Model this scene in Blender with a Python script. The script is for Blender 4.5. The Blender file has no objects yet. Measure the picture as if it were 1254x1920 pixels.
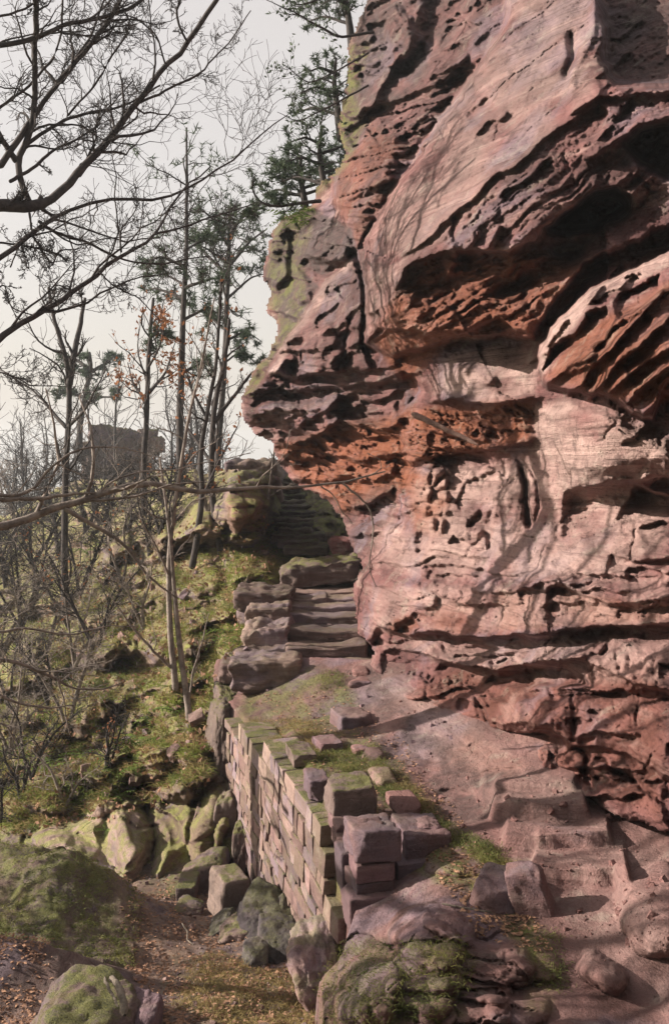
import bpy, math, random
import numpy as np

# ------------------------------------------------------------------ camera, world, sun
F = 1867.0      # focal length in photograph pixels
CX, HZ = 627.0, 860.0
scene = bpy.context.scene
col = scene.collection

cam_data = bpy.data.cameras.new('camera')
cam = bpy.data.objects.new('camera', cam_data)
col.objects.link(cam)
cam_data.sensor_fit = 'VERTICAL'
cam_data.sensor_height = 36.0
cam_data.lens = 35.0
cam_data.shift_y = -100.0 / 1920.0
cam_data.clip_start = 0.05
cam_data.clip_end = 2000.0
cam.rotation_euler = (math.radians(90), 0, 0)
scene.camera = cam

SUN_DIR = np.array([-0.88, 0.05, 0.40]); SUN_DIR /= np.linalg.norm(SUN_DIR)
SUN_EL = math.asin(SUN_DIR[2]); SUN_AZ = math.atan2(SUN_DIR[0], SUN_DIR[1])
world = bpy.data.worlds.new('World')
scene.world = world
world.use_nodes = True
wn = world.node_tree
for n in list(wn.nodes):
    wn.nodes.remove(n)
w_out = wn.nodes.new('ShaderNodeOutputWorld')
w_bg = wn.nodes.new('ShaderNodeBackground')
w_sky = wn.nodes.new('ShaderNodeTexSky')
w_sky.sky_type = 'NISHITA'
w_sky.sun_disc = False
w_sky.sun_elevation = SUN_EL
w_sky.sun_rotation = SUN_AZ
w_sky.air_density = 1.0
w_sky.dust_density = 5.0
w_mix = wn.nodes.new('ShaderNodeMix'); w_mix.data_type = 'RGBA'
w_mix.inputs[0].default_value = 0.5           # a milky veil of thin high cloud over the blue
w_mix.inputs[7].default_value = (10.2, 9.1, 8.1, 1)
w_bg.inputs['Strength'].default_value = 0.062
wn.links.new(w_sky.outputs[0], w_mix.inputs[6])
wn.links.new(w_mix.outputs[2], w_bg.inputs['Color'])
wn.links.new(w_bg.outputs[0], w_out.inputs['Surface'])

sun_data = bpy.data.lights.new('sun', 'SUN')
sun_data.energy = 5.0
sun_data.angle = math.radians(0.5)
sun_data.color = (1.0, 0.88, 0.75)
sun = bpy.data.objects.new('sun', sun_data)
col.objects.link(sun)
from mathutils import Vector
sun.rotation_euler = Vector(SUN_DIR.tolist()).to_track_quat('Z', 'Y').to_euler()

scene.cycles.max_bounces = 4
scene.cycles.diffuse_bounces = 2
scene.cycles.volume_bounces = 0
scene.view_settings.view_transform = 'Standard'
scene.view_settings.look = 'None'
scene.view_settings.exposure = 1.06
scene.view_settings.gamma = 1.0
scene.view_settings.use_curve_mapping = False

# ------------------------------------------------------------------ helpers
rng = np.random.default_rng(7)
_perm = np.random.default_rng(11).permutation(256)
_perm = np.concatenate([_perm, _perm]).astype(np.int64)
_G = np.random.default_rng(5).normal(size=(256, 3)); _G /= np.linalg.norm(_G, axis=1)[:, None]


def gnoise(x, y, z):
    """gradient noise, about -1..1, on arrays"""
    xf, yf, zf = np.floor(x), np.floor(y), np.floor(z)
    xi, yi, zi = xf.astype(np.int64) & 255, yf.astype(np.int64) & 255, zf.astype(np.int64) & 255
    x, y, z = x - xf, y - yf, z - zf
    u, v, w = x*x*x*(x*(x*6-15)+10), y*y*y*(y*(y*6-15)+10), z*z*z*(z*(z*6-15)+10)
    def c(i, j, k):
        h = _perm[_perm[_perm[(xi+i) & 255] + ((yi+j) & 255)] + ((zi+k) & 255)]
        g = _G[h]
        return g[..., 0]*(x-i) + g[..., 1]*(y-j) + g[..., 2]*(z-k)
    def L(a, b, t):
        return a + t*(b-a)
    return 1.6*L(L(L(c(0,0,0), c(1,0,0), u), L(c(0,1,0), c(1,1,0), u), v),
                 L(L(c(0,0,1), c(1,0,1), u), L(c(0,1,1), c(1,1,1), u), v), w)


def fbm(x, y, z, octaves=4, ridged=False, gain=0.5):
    s = np.zeros_like(x); a = 1.0; f = 1.0; t = 0.0
    for o in range(octaves):
        n = gnoise(x*f + 17.3*o, y*f + 5.1*o, z*f + 9.7*o)
        if ridged:
            n = 1 - 2*np.abs(n)
        s += a*n; t += a; a *= gain; f *= 2.03
    return s/t


def worley(x, y, seed=3):
    """2D cellular noise: distance to the nearest and second nearest feature point"""
    xi, yi = np.floor(x).astype(np.int64), np.floor(y).astype(np.int64)
    f1 = np.full(x.shape, 9.0); f2 = np.full(x.shape, 9.0); idn = np.zeros(x.shape, np.int64)
    for i in (-1, 0, 1):
        for j in (-1, 0, 1):
            h = _perm[_perm[(xi+i+seed) & 255] + ((yi+j) & 255)]
            px = xi+i+(h & 15)/16.0+0.03
            h2 = _perm[(h+71) & 255]
            py = yi+j+(h2 & 15)/16.0+0.03
            d = np.hypot(x-px, y-py)
            m = d < f1
            f2 = np.where(m, f1, np.minimum(f2, d)); idn = np.where(m, h2, idn); f1 = np.where(m, d, f1)
    return f1, f2, idn


def smooth(a, b, t):
    t = np.clip((t-a)/(b-a), 0, 1)
    return t*t*(3-2*t)


def P(px, py, d):
    """a point at depth d seen at pixel px, py of the photograph"""
    return np.array([(px-CX)/F*d, d, (HZ-py)/F*d])


def tps(ctrl):
    c = np.array(ctrl, float)
    X = c[:, :2]/300.0; v = c[:, 2]; n = len(c)
    r2 = ((X[:, None]-X[None])**2).sum(-1)
    K = 0.5*r2*np.log(r2+1e-12) + 0.02*np.eye(n)
    Pm = np.hstack([np.ones((n, 1)), X])
    A = np.zeros((n+3, n+3)); A[:n, :n] = K; A[:n, n:] = Pm; A[n:, :n] = Pm.T
    sol = np.linalg.solve(A, np.concatenate([v, np.zeros(3)]))
    w, a = sol[:n], sol[n:]
    def f(px, py):
        x, y = np.asarray(px)/300.0, np.asarray(py)/300.0
        out = a[0]+a[1]*x+a[2]*y
        for i in range(n):
            r2 = (x-X[i, 0])**2+(y-X[i, 1])**2
            out = out + w[i]*0.5*r2*np.log(r2+1e-12)
        return out
    return f


def seg_dist(X, Y, pts, closed):
    """unsigned distance to a polyline, the side it is on (+1 above when walking left to right) and arclength of the foot"""
    pts = np.array(pts, float)
    if closed:
        pts = np.vstack([pts, pts[:1]])
    best = np.full(X.shape, 1e9); side = np.zeros(X.shape); foot = np.zeros(X.shape); acc = 0.0
    for a, b in zip(pts[:-1], pts[1:]):
        e = b-a; L = math.hypot(*e)
        if L < 1e-6:
            continue
        t = np.clip(((X-a[0])*e[0]+(Y-a[1])*e[1])/(L*L), 0, 1)
        dx, dy = X-(a[0]+t*e[0]), Y-(a[1]+t*e[1])
        d = np.hypot(dx, dy)
        m = d < best
        best = np.where(m, d, best)
        side = np.where(m, np.sign(e[1]*(X-a[0])-e[0]*(Y-a[1])), side)
        foot = np.where(m, acc+t*L, foot)
        acc += L
    return best, side, foot, acc


def poly_sdf(X, Y, pts):
    """positive inside"""
    d, _, _, _ = seg_dist(X, Y, pts, True)
    p = np.array(pts, float); q = np.roll(p, -1, axis=0)
    ins = np.zeros(X.shape, bool)
    for a, b in zip(p, q):
        c = (a[1] > Y) != (b[1] > Y)
        with np.errstate(divide='ignore', invalid='ignore'):
            xx = (b[0]-a[0])*(Y-a[1])/(b[1]-a[1]+1e-12)+a[0]
        ins ^= c & (X < xx)
    return np.where(ins, d, -d)


class Field:
    """a relief: depth over a grid of view directions, with a list of sculpting operations"""
    def __init__(s, x0, x1, y0, y1, step, ctrl, warp=5.0, seed=0):
        s.x = np.arange(x0, x1+step, step); s.y = np.arange(y0, y1+step, step)
        s.GX, s.GY = np.meshgrid(s.x, s.y)
        s.D = tps(ctrl)(s.GX, s.GY)
        s.seed = seed
        a = seed*13.7
        s.X = s.GX + warp*2.2*fbm(s.GX/90, s.GY/90, np.full_like(s.GX, a), 2) + warp*fbm(s.GX/22, s.GY/22, np.full_like(s.GX, a+4), 3)
        s.Y = s.GY + warp*2.2*fbm(s.GX/90, s.GY/90, np.full_like(s.GX, a+9), 2) + warp*fbm(s.GX/22, s.GY/22, np.full_like(s.GX, a+14), 3)
        s.M = np.zeros(s.D.shape+(4,))      # pale, rust, dark, moss
    def box(s, pts, pad):
        p = np.array(pts, float)
        i0, i1 = np.searchsorted(s.x, [p[:, 0].min()-pad, p[:, 0].max()+pad])
        j0, j1 = np.searchsorted(s.y, [p[:, 1].min()-pad, p[:, 1].max()+pad])
        return slice(max(j0, 0), j1), slice(max(i0, 0), i1)
    def lip(s, pts, h, up=40, under=0.0, uw=25, taper=30, edge=3.0):
        b = s.box(pts, max(up*4, uw*5)+20)
        X, Y = s.X[b], s.Y[b]
        if X.size == 0:
            return
        d, side, foot, L = seg_dist(X, Y, pts, False)
        k = smooth(0, taper, foot)*smooth(0, taper, L-foot)
        sd = d*side
        on = smooth(-edge, edge, sd)
        t = np.maximum(sd, 0)
        s.D[b] -= h*np.exp(-(t/up))*on*k
        if under:
            t = np.maximum(-sd, 0)/uw
            s.D[b] += under*t*np.exp(1-t)*k
    def poly(s, pts, h, soft=12):
        b = s.box(pts, 30)
        if s.X[b].size == 0:
            return
        sd = poly_sdf(s.X[b], s.Y[b], pts)
        s.D[b] -= h*smooth(-2, soft, sd)
    def crack(s, pts, depth, w=3.0):
        b = s.box(pts, w*5+12)
        if s.X[b].size == 0:
            return
        d, side, foot, L = seg_dist(s.X[b], s.Y[b], pts, False)
        s.D[b] += depth*np.exp(-(d/w)**2)*smooth(0, 12, foot+6)*smooth(0, 12, L-foot+6)
    def weight(s, pts, soft=25):
        if pts is None:
            return np.ones_like(s.X)
        return smooth(-soft*0.5, soft, poly_sdf(s.X, s.Y, pts))
    def ribs(s, pts, angle, L, W, amp, soft=30, ridged=True, octaves=3, seed=0, bias=0.0):
        """elongated ridges running at `angle` degrees (image, anticlockwise from +x)"""
        b = s.box(pts, soft+30) if pts is not None else (slice(None), slice(None))
        X, Y = s.X[b], s.Y[b]
        if X.size == 0:
            return
        w = smooth(-soft*0.4, soft, poly_sdf(X, Y, pts)) if pts is not None else 1.0
        a = math.radians(angle); ca, sa = math.cos(a), -math.sin(a)
        u = (X*ca+Y*sa)/L; v = (-X*sa+Y*ca)/W
        v = v + 0.6*fbm(u*1.3, v*0.3, np.full_like(u, seed+3.0), 2)
        n = fbm(u, v, np.full_like(u, seed*7.7+1.5), octaves, ridged)
        s.D[b] -= amp*(n+bias)*w*s.D[b]/9.0
    def strata(s, pts, angle, W, amp, soft=30, seed=0, wob=1.0):
        """beds of unequal hardness: each bed stands proud or back by its own amount, with sharp joints"""
        b = s.box(pts, soft+30) if pts is not None else (slice(None), slice(None))
        X, Y = s.X[b], s.Y[b]
        if X.size == 0:
            return
        w = smooth(-soft*0.4, soft, poly_sdf(X, Y, pts)) if pts is not None else 1.0
        a = math.radians(angle); ca, sa = math.cos(a), -math.sin(a)
        u = X*ca+Y*sa; v = (-X*sa+Y*ca)/W + seed*11.3
        v = v + wob*fbm(u/180, v*0.25, np.full_like(u, seed+0.5), 3)
        k = np.floor(v); f = v-k
        def h(kk):
            return (_perm[(kk.astype(np.int64)+seed*7) & 255]/255.0)*2-1
        rough = fbm(u/55, k*3.1, np.full_like(u, seed+8.0), 2)
        prof = h(k)*(1+rough) + 0.55*(1-np.exp(-f*9)) + 0.5*(1-(2*f-1)**4)
        s.D[b] -= amp*prof*w*s.D[b]/9.0
    def pits(s, pts, size, amp, soft=25, seed=3, aspect=1.0):
        b = s.box(pts, soft+30)
        X, Y = s.X[b], s.Y[b]
        if X.size == 0:
            return
        w = smooth(-soft*0.4, soft, poly_sdf(X, Y, pts))
        f1, f2, _ = worley(X/size, Y/size/aspect, seed)
        s.D[b] += amp*smooth(0.45, 0.1, f1)*w*s.D[b]/9.0 if False else amp*np.clip((f2-f1)*1.6, 0, 1)*w*s.D[b]/9.0
    def bumps(s, size, amp, octaves=4, pts=None, soft=30, seed=0, ridged=False, aspect=1.0):
        b = s.box(pts, soft+30) if pts is not None else (slice(None), slice(None))
        X, Y = s.X[b], s.Y[b]
        if X.size == 0:
            return
        w = smooth(-soft*0.4, soft, poly_sdf(X, Y, pts)) if pts is not None else 1.0
        n = fbm(X/size, Y/size/aspect, np.full_like(X, 31.0+seed), octaves, ridged)
        s.D[b] -= amp*n*w*s.D[b]/9.0
    def paint(s, ch, pts, val, soft=20, noise=0.0, size=40, mode='max'):
        w = s.weight(pts, soft)
        if noise:
            n = fbm(s.X/size, s.Y/size, np.full_like(s.X, 3.3+ch*5), 4)
            w = w*smooth(-noise, noise*0.6, n+0.12)
        w = w*val
        s.M[..., ch] = np.maximum(s.M[..., ch], w) if mode == 'max' else s.M[..., ch]*(1-w)
    def points(s):
        D = np.maximum(s.D, 0.5)
        return np.stack([(s.GX-CX)/F*D, D, (HZ-s.GY)/F*D], -1)
    def at0(s, px, py):
        i = int(np.clip(np.searchsorted(s.x, px), 1, len(s.x)-2)); j = int(np.clip(np.searchsorted(s.y, py), 1, len(s.y)-2))
        return s.D[j, i]
    def at(s, px, py):
        i = int(np.clip(np.searchsorted(s.x, px), 1, len(s.x)-2)); j = int(np.clip(np.searchsorted(s.y, py), 1, len(s.y)-2))
        return s.V[j, i].copy()


def norms(V):
    du = np.gradient(V, axis=1); dv = np.gradient(V, axis=0)
    n = np.cross(dv, du)
    n /= np.linalg.norm(n, axis=-1)[..., None]+1e-12
    # face the camera side
    flip = (n*V).sum(-1) > 0
    n[flip] *= -1
    return n


def mesh_np(name, V, faces, mat, parent=None, smooth_shade=True, M=None, uvcol=None):
    """faces: (n,4) or (n,3) int array, or a list of both"""
    me = bpy.data.meshes.new(name)
    fl = faces if isinstance(faces, list) else [faces]
    fl = [np.asarray(f, np.int32) for f in fl if len(f)]
    me.vertices.add(len(V)); me.vertices.foreach_set('co', np.asarray(V, np.float32).ravel())
    loops = np.concatenate([f.ravel() for f in fl])
    sizes = np.concatenate([np.full(len(f), f.shape[1], np.int32) for f in fl])
    starts = np.concatenate([[0], np.cumsum(sizes)[:-1]]).astype(np.int32)
    me.loops.add(len(loops)); me.loops.foreach_set('vertex_index', loops)
    me.polygons.add(len(sizes)); me.polygons.foreach_set('loop_start', starts)
    if smooth_shade:
        me.polygons.foreach_set('use_smooth', np.ones(len(sizes), bool))
    else:
        me.polygons.foreach_set('use_smooth', np.zeros(len(sizes), bool))
    if M is not None:
        at = me.color_attributes.new('mk', 'FLOAT_COLOR', 'POINT')
        at.data.foreach_set('color', np.asarray(M, np.float32).ravel())
    me.update(calc_edges=True)
    me.validate()
    if mat is not None:
        me.materials.append(mat)
    o = bpy.data.objects.new(name, me)
    col.objects.link(o)
    if parent is not None:
        o.parent = parent
    return o


def tag(o, label=None, cat=None, group=None, kind=None):
    for k, v in (('label', label), ('category', cat), ('group', group), ('kind', kind)):
        if v:
            o[k] = v
    return o


def empty(name, loc=(0, 0, 0), rz=0.0):
    o = bpy.data.objects.new(name, None)
    o.location = tuple(float(c) for c in loc); o.rotation_euler = (0, 0, rz)
    o.empty_display_size = 0.1
    col.objects.link(o)
    return o


def build_field(f, name, mat, mask=None, pieces=(), back=2.0, roundness=14.0, roundd=0.5, rag=0.0, parent=None, fine=None):
    """mask: outline polygon. pieces: (name, polygon) cut out of it as children. The rim is rolled back and skirted so the rock has depth."""
    if mask is not None:
        sd = poly_sdf(f.X, f.Y, mask)+rag*fbm(f.GX/16, f.GY/11, np.full_like(f.GX, 91.0), 4, True)
        r = np.clip(sd/roundness, 0, 1)
        f.D = f.D + roundd*(1-np.sqrt(np.clip(1-(1-r)**2, 0, 1)))
        keep = sd > 0
    else:
        keep = np.ones(f.D.shape, bool)
    V = f.points()
    if fine is not None:
        n = norms(V)
        V = V + n*fine(V, n)[..., None]
    f.V = V
    f.N = norms(V)
    f.keep = keep
    H, W = keep.shape
    idx = np.arange(H*W).reshape(H, W)
    q = np.stack([idx[:-1, :-1], idx[1:, :-1], idx[1:, 1:], idx[:-1, 1:]], -1)
    qk = keep[:-1, :-1] & keep[1:, :-1] & keep[1:, 1:] & keep[:-1, 1:]
    cid = np.zeros(qk.shape, int)
    for i, (nm, pg) in enumerate(pieces):
        m = poly_sdf(f.X[:-1, :-1], f.Y[:-1, :-1], pg) > 0
        cid[m & (cid == 0)] = i+1
    Vf = V.reshape(-1, 3); Mf = f.M.reshape(-1, 4)
    root = None
    for i in range(len(pieces)+1):
        sel = q[qk & (cid == i)]
        if len(sel) == 0:
            continue
        used, inv = np.unique(sel.ravel(), return_inverse=True)
        fc = inv.reshape(-1, 4)
        VV, MM = Vf[used], Mf[used]
        if i == 0:
            # skirt along the free rim (edges of kept quads with no neighbour at all)
            e = np.concatenate([sel[:, [0, 1]], sel[:, [1, 2]], sel[:, [2, 3]], sel[:, [3, 0]]])
            allq = q[qk]
            ea = np.concatenate([allq[:, [0, 1]], allq[:, [1, 2]], allq[:, [2, 3]], allq[:, [3, 0]]])
            key = np.minimum(ea[:, 0], ea[:, 1]).astype(np.int64)*(H*W)+np.maximum(ea[:, 0], ea[:, 1])
            uk, cnt = np.unique(key, return_counts=True)
            free = uk[cnt == 1]
            ke = np.minimum(e[:, 0], e[:, 1]).astype(np.int64)*(H*W)+np.maximum(e[:, 0], e[:, 1])
            be = e[np.isin(ke, free)]
            lut = {int(u): k for k, u in enumerate(used)} if len(be) < 60000 else {}
            bi = np.searchsorted(used, be)
            bv, binv = np.unique(bi.ravel(), return_inverse=True)
            dirs = VV[bv]/np.linalg.norm(VV[bv], axis=1)[:, None]
            off = len(VV)
            VB = VV[bv]+dirs*back
            binv = binv.reshape(-1, 2)
            sk = np.stack([bi[:, 0], off+binv[:, 0], off+binv[:, 1], bi[:, 1]], -1)
            VV = np.vstack([VV, VB]); MM = np.vstack([MM, MM[bv]])
            fc = np.vstack([fc, sk])
            root = mesh_np(name, VV, fc, mat, parent, M=MM)
        else:
            mesh_np(pieces[i-1][0], VV, fc, mat, root, M=MM)
    return root


# ------------------------------------------------------------------ materials
def nt(name):
    m = bpy.data.materials.new(name); m.use_nodes = True
    t = m.node_tree
    b = t.nodes['Principled BSDF']
    b.inputs['Roughness'].default_value = 0.9
    b.inputs['Specular IOR Level'].default_value = 0.25
    return m, t, b


def node(t, kind, **kw):
    n = t.nodes.new(kind)
    for k, v in kw.items():
        setattr(n, k, v)
    return n


def noise_n(t, vec, scale, detail=6, rough=0.6, dist=0.0):
    n = node(t, 'ShaderNodeTexNoise')
    n.inputs['Scale'].default_value = scale; n.inputs['Detail'].default_value = detail
    n.inputs['Roughness'].default_value = rough; n.inputs['Distortion'].default_value = dist
    t.links.new(vec, n.inputs['Vector'])
    return n.outputs['Fac']


def ramp_n(t, fac, a, b, lo=0.0, hi=1.0):
    n = node(t, 'ShaderNodeMapRange', interpolation_type='SMOOTHSTEP')
    n.inputs['From Min'].default_value = a; n.inputs['From Max'].default_value = b
    n.inputs['To Min'].default_value = lo; n.inputs['To Max'].default_value = hi
    t.links.new(fac, n.inputs['Value'])
    return n.outputs[0]


def math_n(t, op, a, b=None, clamp=False):
    n = node(t, 'ShaderNodeMath', operation=op); n.use_clamp = clamp
    for i, v in enumerate((a, b)):
        if v is None:
            continue
        if isinstance(v, (int, float)):
            n.inputs[i].default_value = v
        else:
            t.links.new(v, n.inputs[i])
    return n.outputs[0]


def mix_n(t, fac, a, b, mode='MIX'):
    n = node(t, 'ShaderNodeMix', data_type='RGBA', blend_type=mode)
    if isinstance(fac, (int, float)):
        n.inputs[0].default_value = fac
    else:
        t.links.new(fac, n.inputs[0])
    for i, v in ((6, a), (7, b)):
        if isinstance(v, tuple):
            n.inputs[i].default_value = v+(1,) if len(v) == 3 else v
        else:
            t.links.new(v, n.inputs[i])
    return n.outputs[2]


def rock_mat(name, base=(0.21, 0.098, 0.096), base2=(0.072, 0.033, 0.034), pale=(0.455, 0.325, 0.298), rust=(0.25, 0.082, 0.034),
             dark=(0.06, 0.045, 0.045), moss=(0.10, 0.105, 0.032), moss2=(0.045, 0.052, 0.02), up=0.0, up_lo=0.35, up_hi=0.85, bump=0.85,
             scale=1.0, lichen=0.25, obj=False, use_mk=True, band=0.35, tilt=(0, 0, 1)):
    m, t, b = nt(name)
    if obj:
        tc = node(t, 'ShaderNodeTexCoord'); oi = node(t, 'ShaderNodeObjectInfo')
        vm = node(t, 'ShaderNodeVectorMath', operation='ADD')
        sc_ = node(t, 'ShaderNodeVectorMath', operation='SCALE'); sc_.inputs[0].default_value = (37.0, 91.0, 53.0)
        t.links.new(oi.outputs['Random'], sc_.inputs['Scale'])
        g0 = node(t, 'ShaderNodeNewGeometry')
        t.links.new(g0.outputs['Position'], vm.inputs[0]); t.links.new(sc_.outputs[0], vm.inputs[1])
        pos = vm.outputs[0]
    geo = node(t, 'ShaderNodeNewGeometry')
    if not obj:
        pos = geo.outputs['Position']
    # stretched coordinates: colour runs along the bedding
    mp = node(t, 'ShaderNodeMapping'); mp.inputs['Scale'].default_value = (0.6, 0.6, 5.0)
    mp.inputs['Rotation'].default_value = (math.radians(18), math.radians(14), 0)
    t.links.new(pos, mp.inputs['Vector'])
    nb = noise_n(t, mp.outputs[0], 1.3*scale, 8, 0.65, 0.4)
    nm = noise_n(t, pos, 1.1*scale, 8, 0.62)
    nf = noise_n(t, pos, 9.0*scale, 8, 0.7)
    ng = noise_n(t, pos, 60.0*scale, 4, 0.7)
    c = mix_n(t, ramp_n(t, nm, 0.35, 0.68), base, base2)
    npu = noise_n(t, pos, 0.75*scale, 6, 0.6, 0.5)
    c = mix_n(t, math_n(t, 'MULTIPLY', ramp_n(t, npu, 0.50, 0.62), 0.75), c, tuple((base[0]*0.80, base[0]*0.62, base[0]*0.78)))
    c = mix_n(t, math_n(t, 'MULTIPLY', ramp_n(t, nb, 0.5, 0.68), band), c, pale)
    c = mix_n(t, math_n(t, 'MULTIPLY', ramp_n(t, nb, 0.48, 0.34), band*1.2), c, base2)
    if obj:
        hv = node(t, 'ShaderNodeHueSaturation'); t.links.new(c, hv.inputs['Color'])
        t.links.new(ramp_n(t, oi.outputs['Random'], 0.0, 1.0, 0.72, 1.22), hv.inputs['Value'])
        t.links.new(ramp_n(t, math_n(t, 'FRACT', math_n(t, 'MULTIPLY', oi.outputs['Random'], 7.3)), 0.0, 1.0, 0.485, 0.515), hv.inputs['Hue'])
        c = hv.outputs[0]
    if use_mk:
        at = node(t, 'ShaderNodeVertexColor', layer_name='mk')
        sp = node(t, 'ShaderNodeSeparateColor'); t.links.new(at.outputs['Color'], sp.inputs[0])
        br = ramp_n(t, nf, 0.3, 0.6, 0.55, 1.0)
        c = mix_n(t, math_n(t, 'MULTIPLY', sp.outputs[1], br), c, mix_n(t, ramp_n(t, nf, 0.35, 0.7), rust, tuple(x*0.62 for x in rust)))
        pc = mix_n(t, ramp_n(t, nb, 0.4, 0.62), tuple(x*0.74 for x in pale), pale)
        c = mix_n(t, math_n(t, 'MULTIPLY', sp.outputs[0], ramp_n(t, nf, 0.3, 0.62, 0.6, 1.0)), c, pc)
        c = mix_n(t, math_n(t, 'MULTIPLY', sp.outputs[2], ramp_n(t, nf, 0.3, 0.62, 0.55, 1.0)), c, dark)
        mk_moss = at.outputs['Alpha']
    nl = noise_n(t, pos, 3.7*scale, 10, 0.72)
    c = mix_n(t, math_n(t, 'MULTIPLY', ramp_n(t, nl, 0.54, 0.66), lichen), c, (0.36, 0.345, 0.29))
    c = mix_n(t, math_n(t, 'MULTIPLY', ramp_n(t, nl, 0.45, 0.34), 0.55), c, tuple(x*0.45 for x in base2))
    mp2 = node(t, 'ShaderNodeMapping'); mp2.inputs['Scale'].default_value = (1.2, 1.2, 26.0)
    mp2.inputs['Rotation'].default_value = (math.radians(9), math.radians(-6), 0)
    t.links.new(pos, mp2.inputs['Vector'])
    ns = noise_n(t, mp2.outputs[0], 1.0*scale, 6, 0.6, 0.3)
    npt = node(t, 'ShaderNodeTexVoronoi'); npt.inputs['Scale'].default_value = 22.0*scale
    t.links.new(pos, npt.inputs['Vector'])
    pit = math_n(t, 'MULTIPLY', ramp_n(t, npt.outputs['Distance'], 0.22, 0.05), ramp_n(t, nl, 0.48, 0.6))
    c = mix_n(t, math_n(t, 'MULTIPLY', ramp_n(t, ns, 0.46, 0.36), 0.1 if obj else 0.35), c, tuple(x*0.55 for x in base2))
    c = mix_n(t, math_n(t, 'MULTIPLY', ramp_n(t, ng, 0.62, 0.35), 0.35), c, mix_n(t, 1.0, c, (0.55, 0.5, 0.5), 'MULTIPLY'))
    if up > 0 or use_mk:
        sx = node(t, 'ShaderNodeSeparateXYZ'); t.links.new(geo.outputs['Normal'], sx.inputs[0])
        mu = ramp_n(t, math_n(t, 'ADD', sx.outputs[2], math_n(t, 'MULTIPLY', math_n(t, 'SUBTRACT', nf, 0.5), 0.9)), up_lo, up_hi)
        f = math_n(t, 'MULTIPLY', mu, math_n(t, 'MULTIPLY', up, ramp_n(t, nl, 0.40, 0.54)))
        if use_mk:
            f = math_n(t, 'MAXIMUM', f, math_n(t, 'MULTIPLY', mk_moss, ramp_n(t, nl, 0.36, 0.56)))
            # also needs an upward or sideways face
            f = math_n(t, 'MULTIPLY', f, ramp_n(t, sx.outputs[2], -0.35, 0.15))
        mc = mix_n(t, ramp_n(t, noise_n(t, pos, 5.0*scale, 6, 0.7), 0.38, 0.62), moss, moss2)
        mc = mix_n(t, ramp_n(t, ng, 0.4, 0.65), mc, tuple(x*1.5 for x in moss))
        mc = mix_n(t, ramp_n(t, noise_n(t, pos, 2.1*scale, 4, 0.6), 0.5, 0.7), mc, (0.11, 0.085, 0.05))
        c = mix_n(t, f, c, mc)
    t.links.new(c, b.inputs['Base Color'])
    h = math_n(t, 'ADD', math_n(t, 'MULTIPLY', nf, 1.0), math_n(t, 'MULTIPLY', ng, 0.35))
    h = math_n(t, 'ADD', h, math_n(t, 'MULTIPLY', nb, 0.8))
    h = math_n(t, 'ADD', h, math_n(t, 'MULTIPLY', ns, 0.2 if obj else 0.7))
    h = math_n(t, 'SUBTRACT', h, math_n(t, 'MULTIPLY', pit, 0.7))
    bp = node(t, 'ShaderNodeBump'); bp.inputs['Strength'].default_value = bump; bp.inputs['Distance'].default_value = 0.05/scale
    t.links.new(h, bp.inputs['Height']); t.links.new(bp.outputs[0], b.inputs['Normal'])
    return m


def plain_mat(name, a, b_, scale=8.0, rough=0.85, trans=0.0, bump=0.3, rand=0.0):
    m, t, b = nt(name)
    geo = node(t, 'ShaderNodeNewGeometry')
    n = noise_n(t, geo.outputs['Position'], scale, 5, 0.65)
    c = mix_n(t, ramp_n(t, n, 0.35, 0.65), a, b_)
    t.links.new(c, b.inputs['Base Color'])
    b.inputs['Roughness'].default_value = rough
    if bump:
        bp = node(t, 'ShaderNodeBump'); bp.inputs['Strength'].default_value = bump; bp.inputs['Distance'].default_value = 0.02
        t.links.new(noise_n(t, geo.outputs['Position'], scale*5, 4, 0.7), bp.inputs['Height']); t.links.new(bp.outputs[0], b.inputs['Normal'])
    if trans:
        tr = node(t, 'ShaderNodeBsdfTranslucent'); t.links.new(c, tr.inputs['Color'])
        mx = node(t, 'ShaderNodeMixShader'); mx.inputs[0].default_value = trans
        out = [x for x in t.nodes if x.type == 'OUTPUT_MATERIAL'][0]
        t.links.new(b.outputs[0], mx.inputs[1]); t.links.new(tr.outputs[0], mx.inputs[2]); t.links.new(mx.outputs[0], out.inputs['Surface'])
    return m


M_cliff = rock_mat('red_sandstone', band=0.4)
M_ledge = rock_mat('trodden_sandstone', base=(0.26, 0.140, 0.132), base2=(0.13, 0.072, 0.068), band=0.25, bump=0.8, lichen=0.25)
M_hill = rock_mat('mossy_hillside', base=(0.22, 0.155, 0.125), base2=(0.11, 0.08, 0.06), up=0.75, up_lo=0.15, up_hi=0.55, bump=0.8,
                  moss=(0.165, 0.175, 0.045), moss2=(0.065, 0.078, 0.026))
M_outcrop = rock_mat('weathered_sandstone', base=(0.27, 0.18, 0.165), base2=(0.17, 0.115, 0.11), up=0.35, up_lo=0.6, up_hi=1.05, bump=0.7)
M_block = rock_mat('cut_sandstone', base=(0.17, 0.10, 0.105), base2=(0.105, 0.068, 0.072), obj=True, use_mk=False, up=0.12, up_lo=0.6, up_hi=1.0, band=0.15, bump=0.7, scale=1.6, lichen=0.12)
M_mossblock = rock_mat('mossy_sandstone', base=(0.20, 0.145, 0.13), base2=(0.12, 0.09, 0.085), obj=True, use_mk=False, up=0.9, up_lo=0.35, up_hi=0.95, band=0.15, bump=0.8, scale=1.5)
M_shaderock = rock_mat('shade_darkened_boulder', base=(0.10, 0.09, 0.085), base2=(0.055, 0.05, 0.052), obj=True, use_mk=False, up=0.5, up_lo=0.4, up_hi=1.0, band=0.1, bump=0.8, scale=1.5, lichen=0.2)  # dark lichened stone; the boulders' shade is also put into this base
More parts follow.
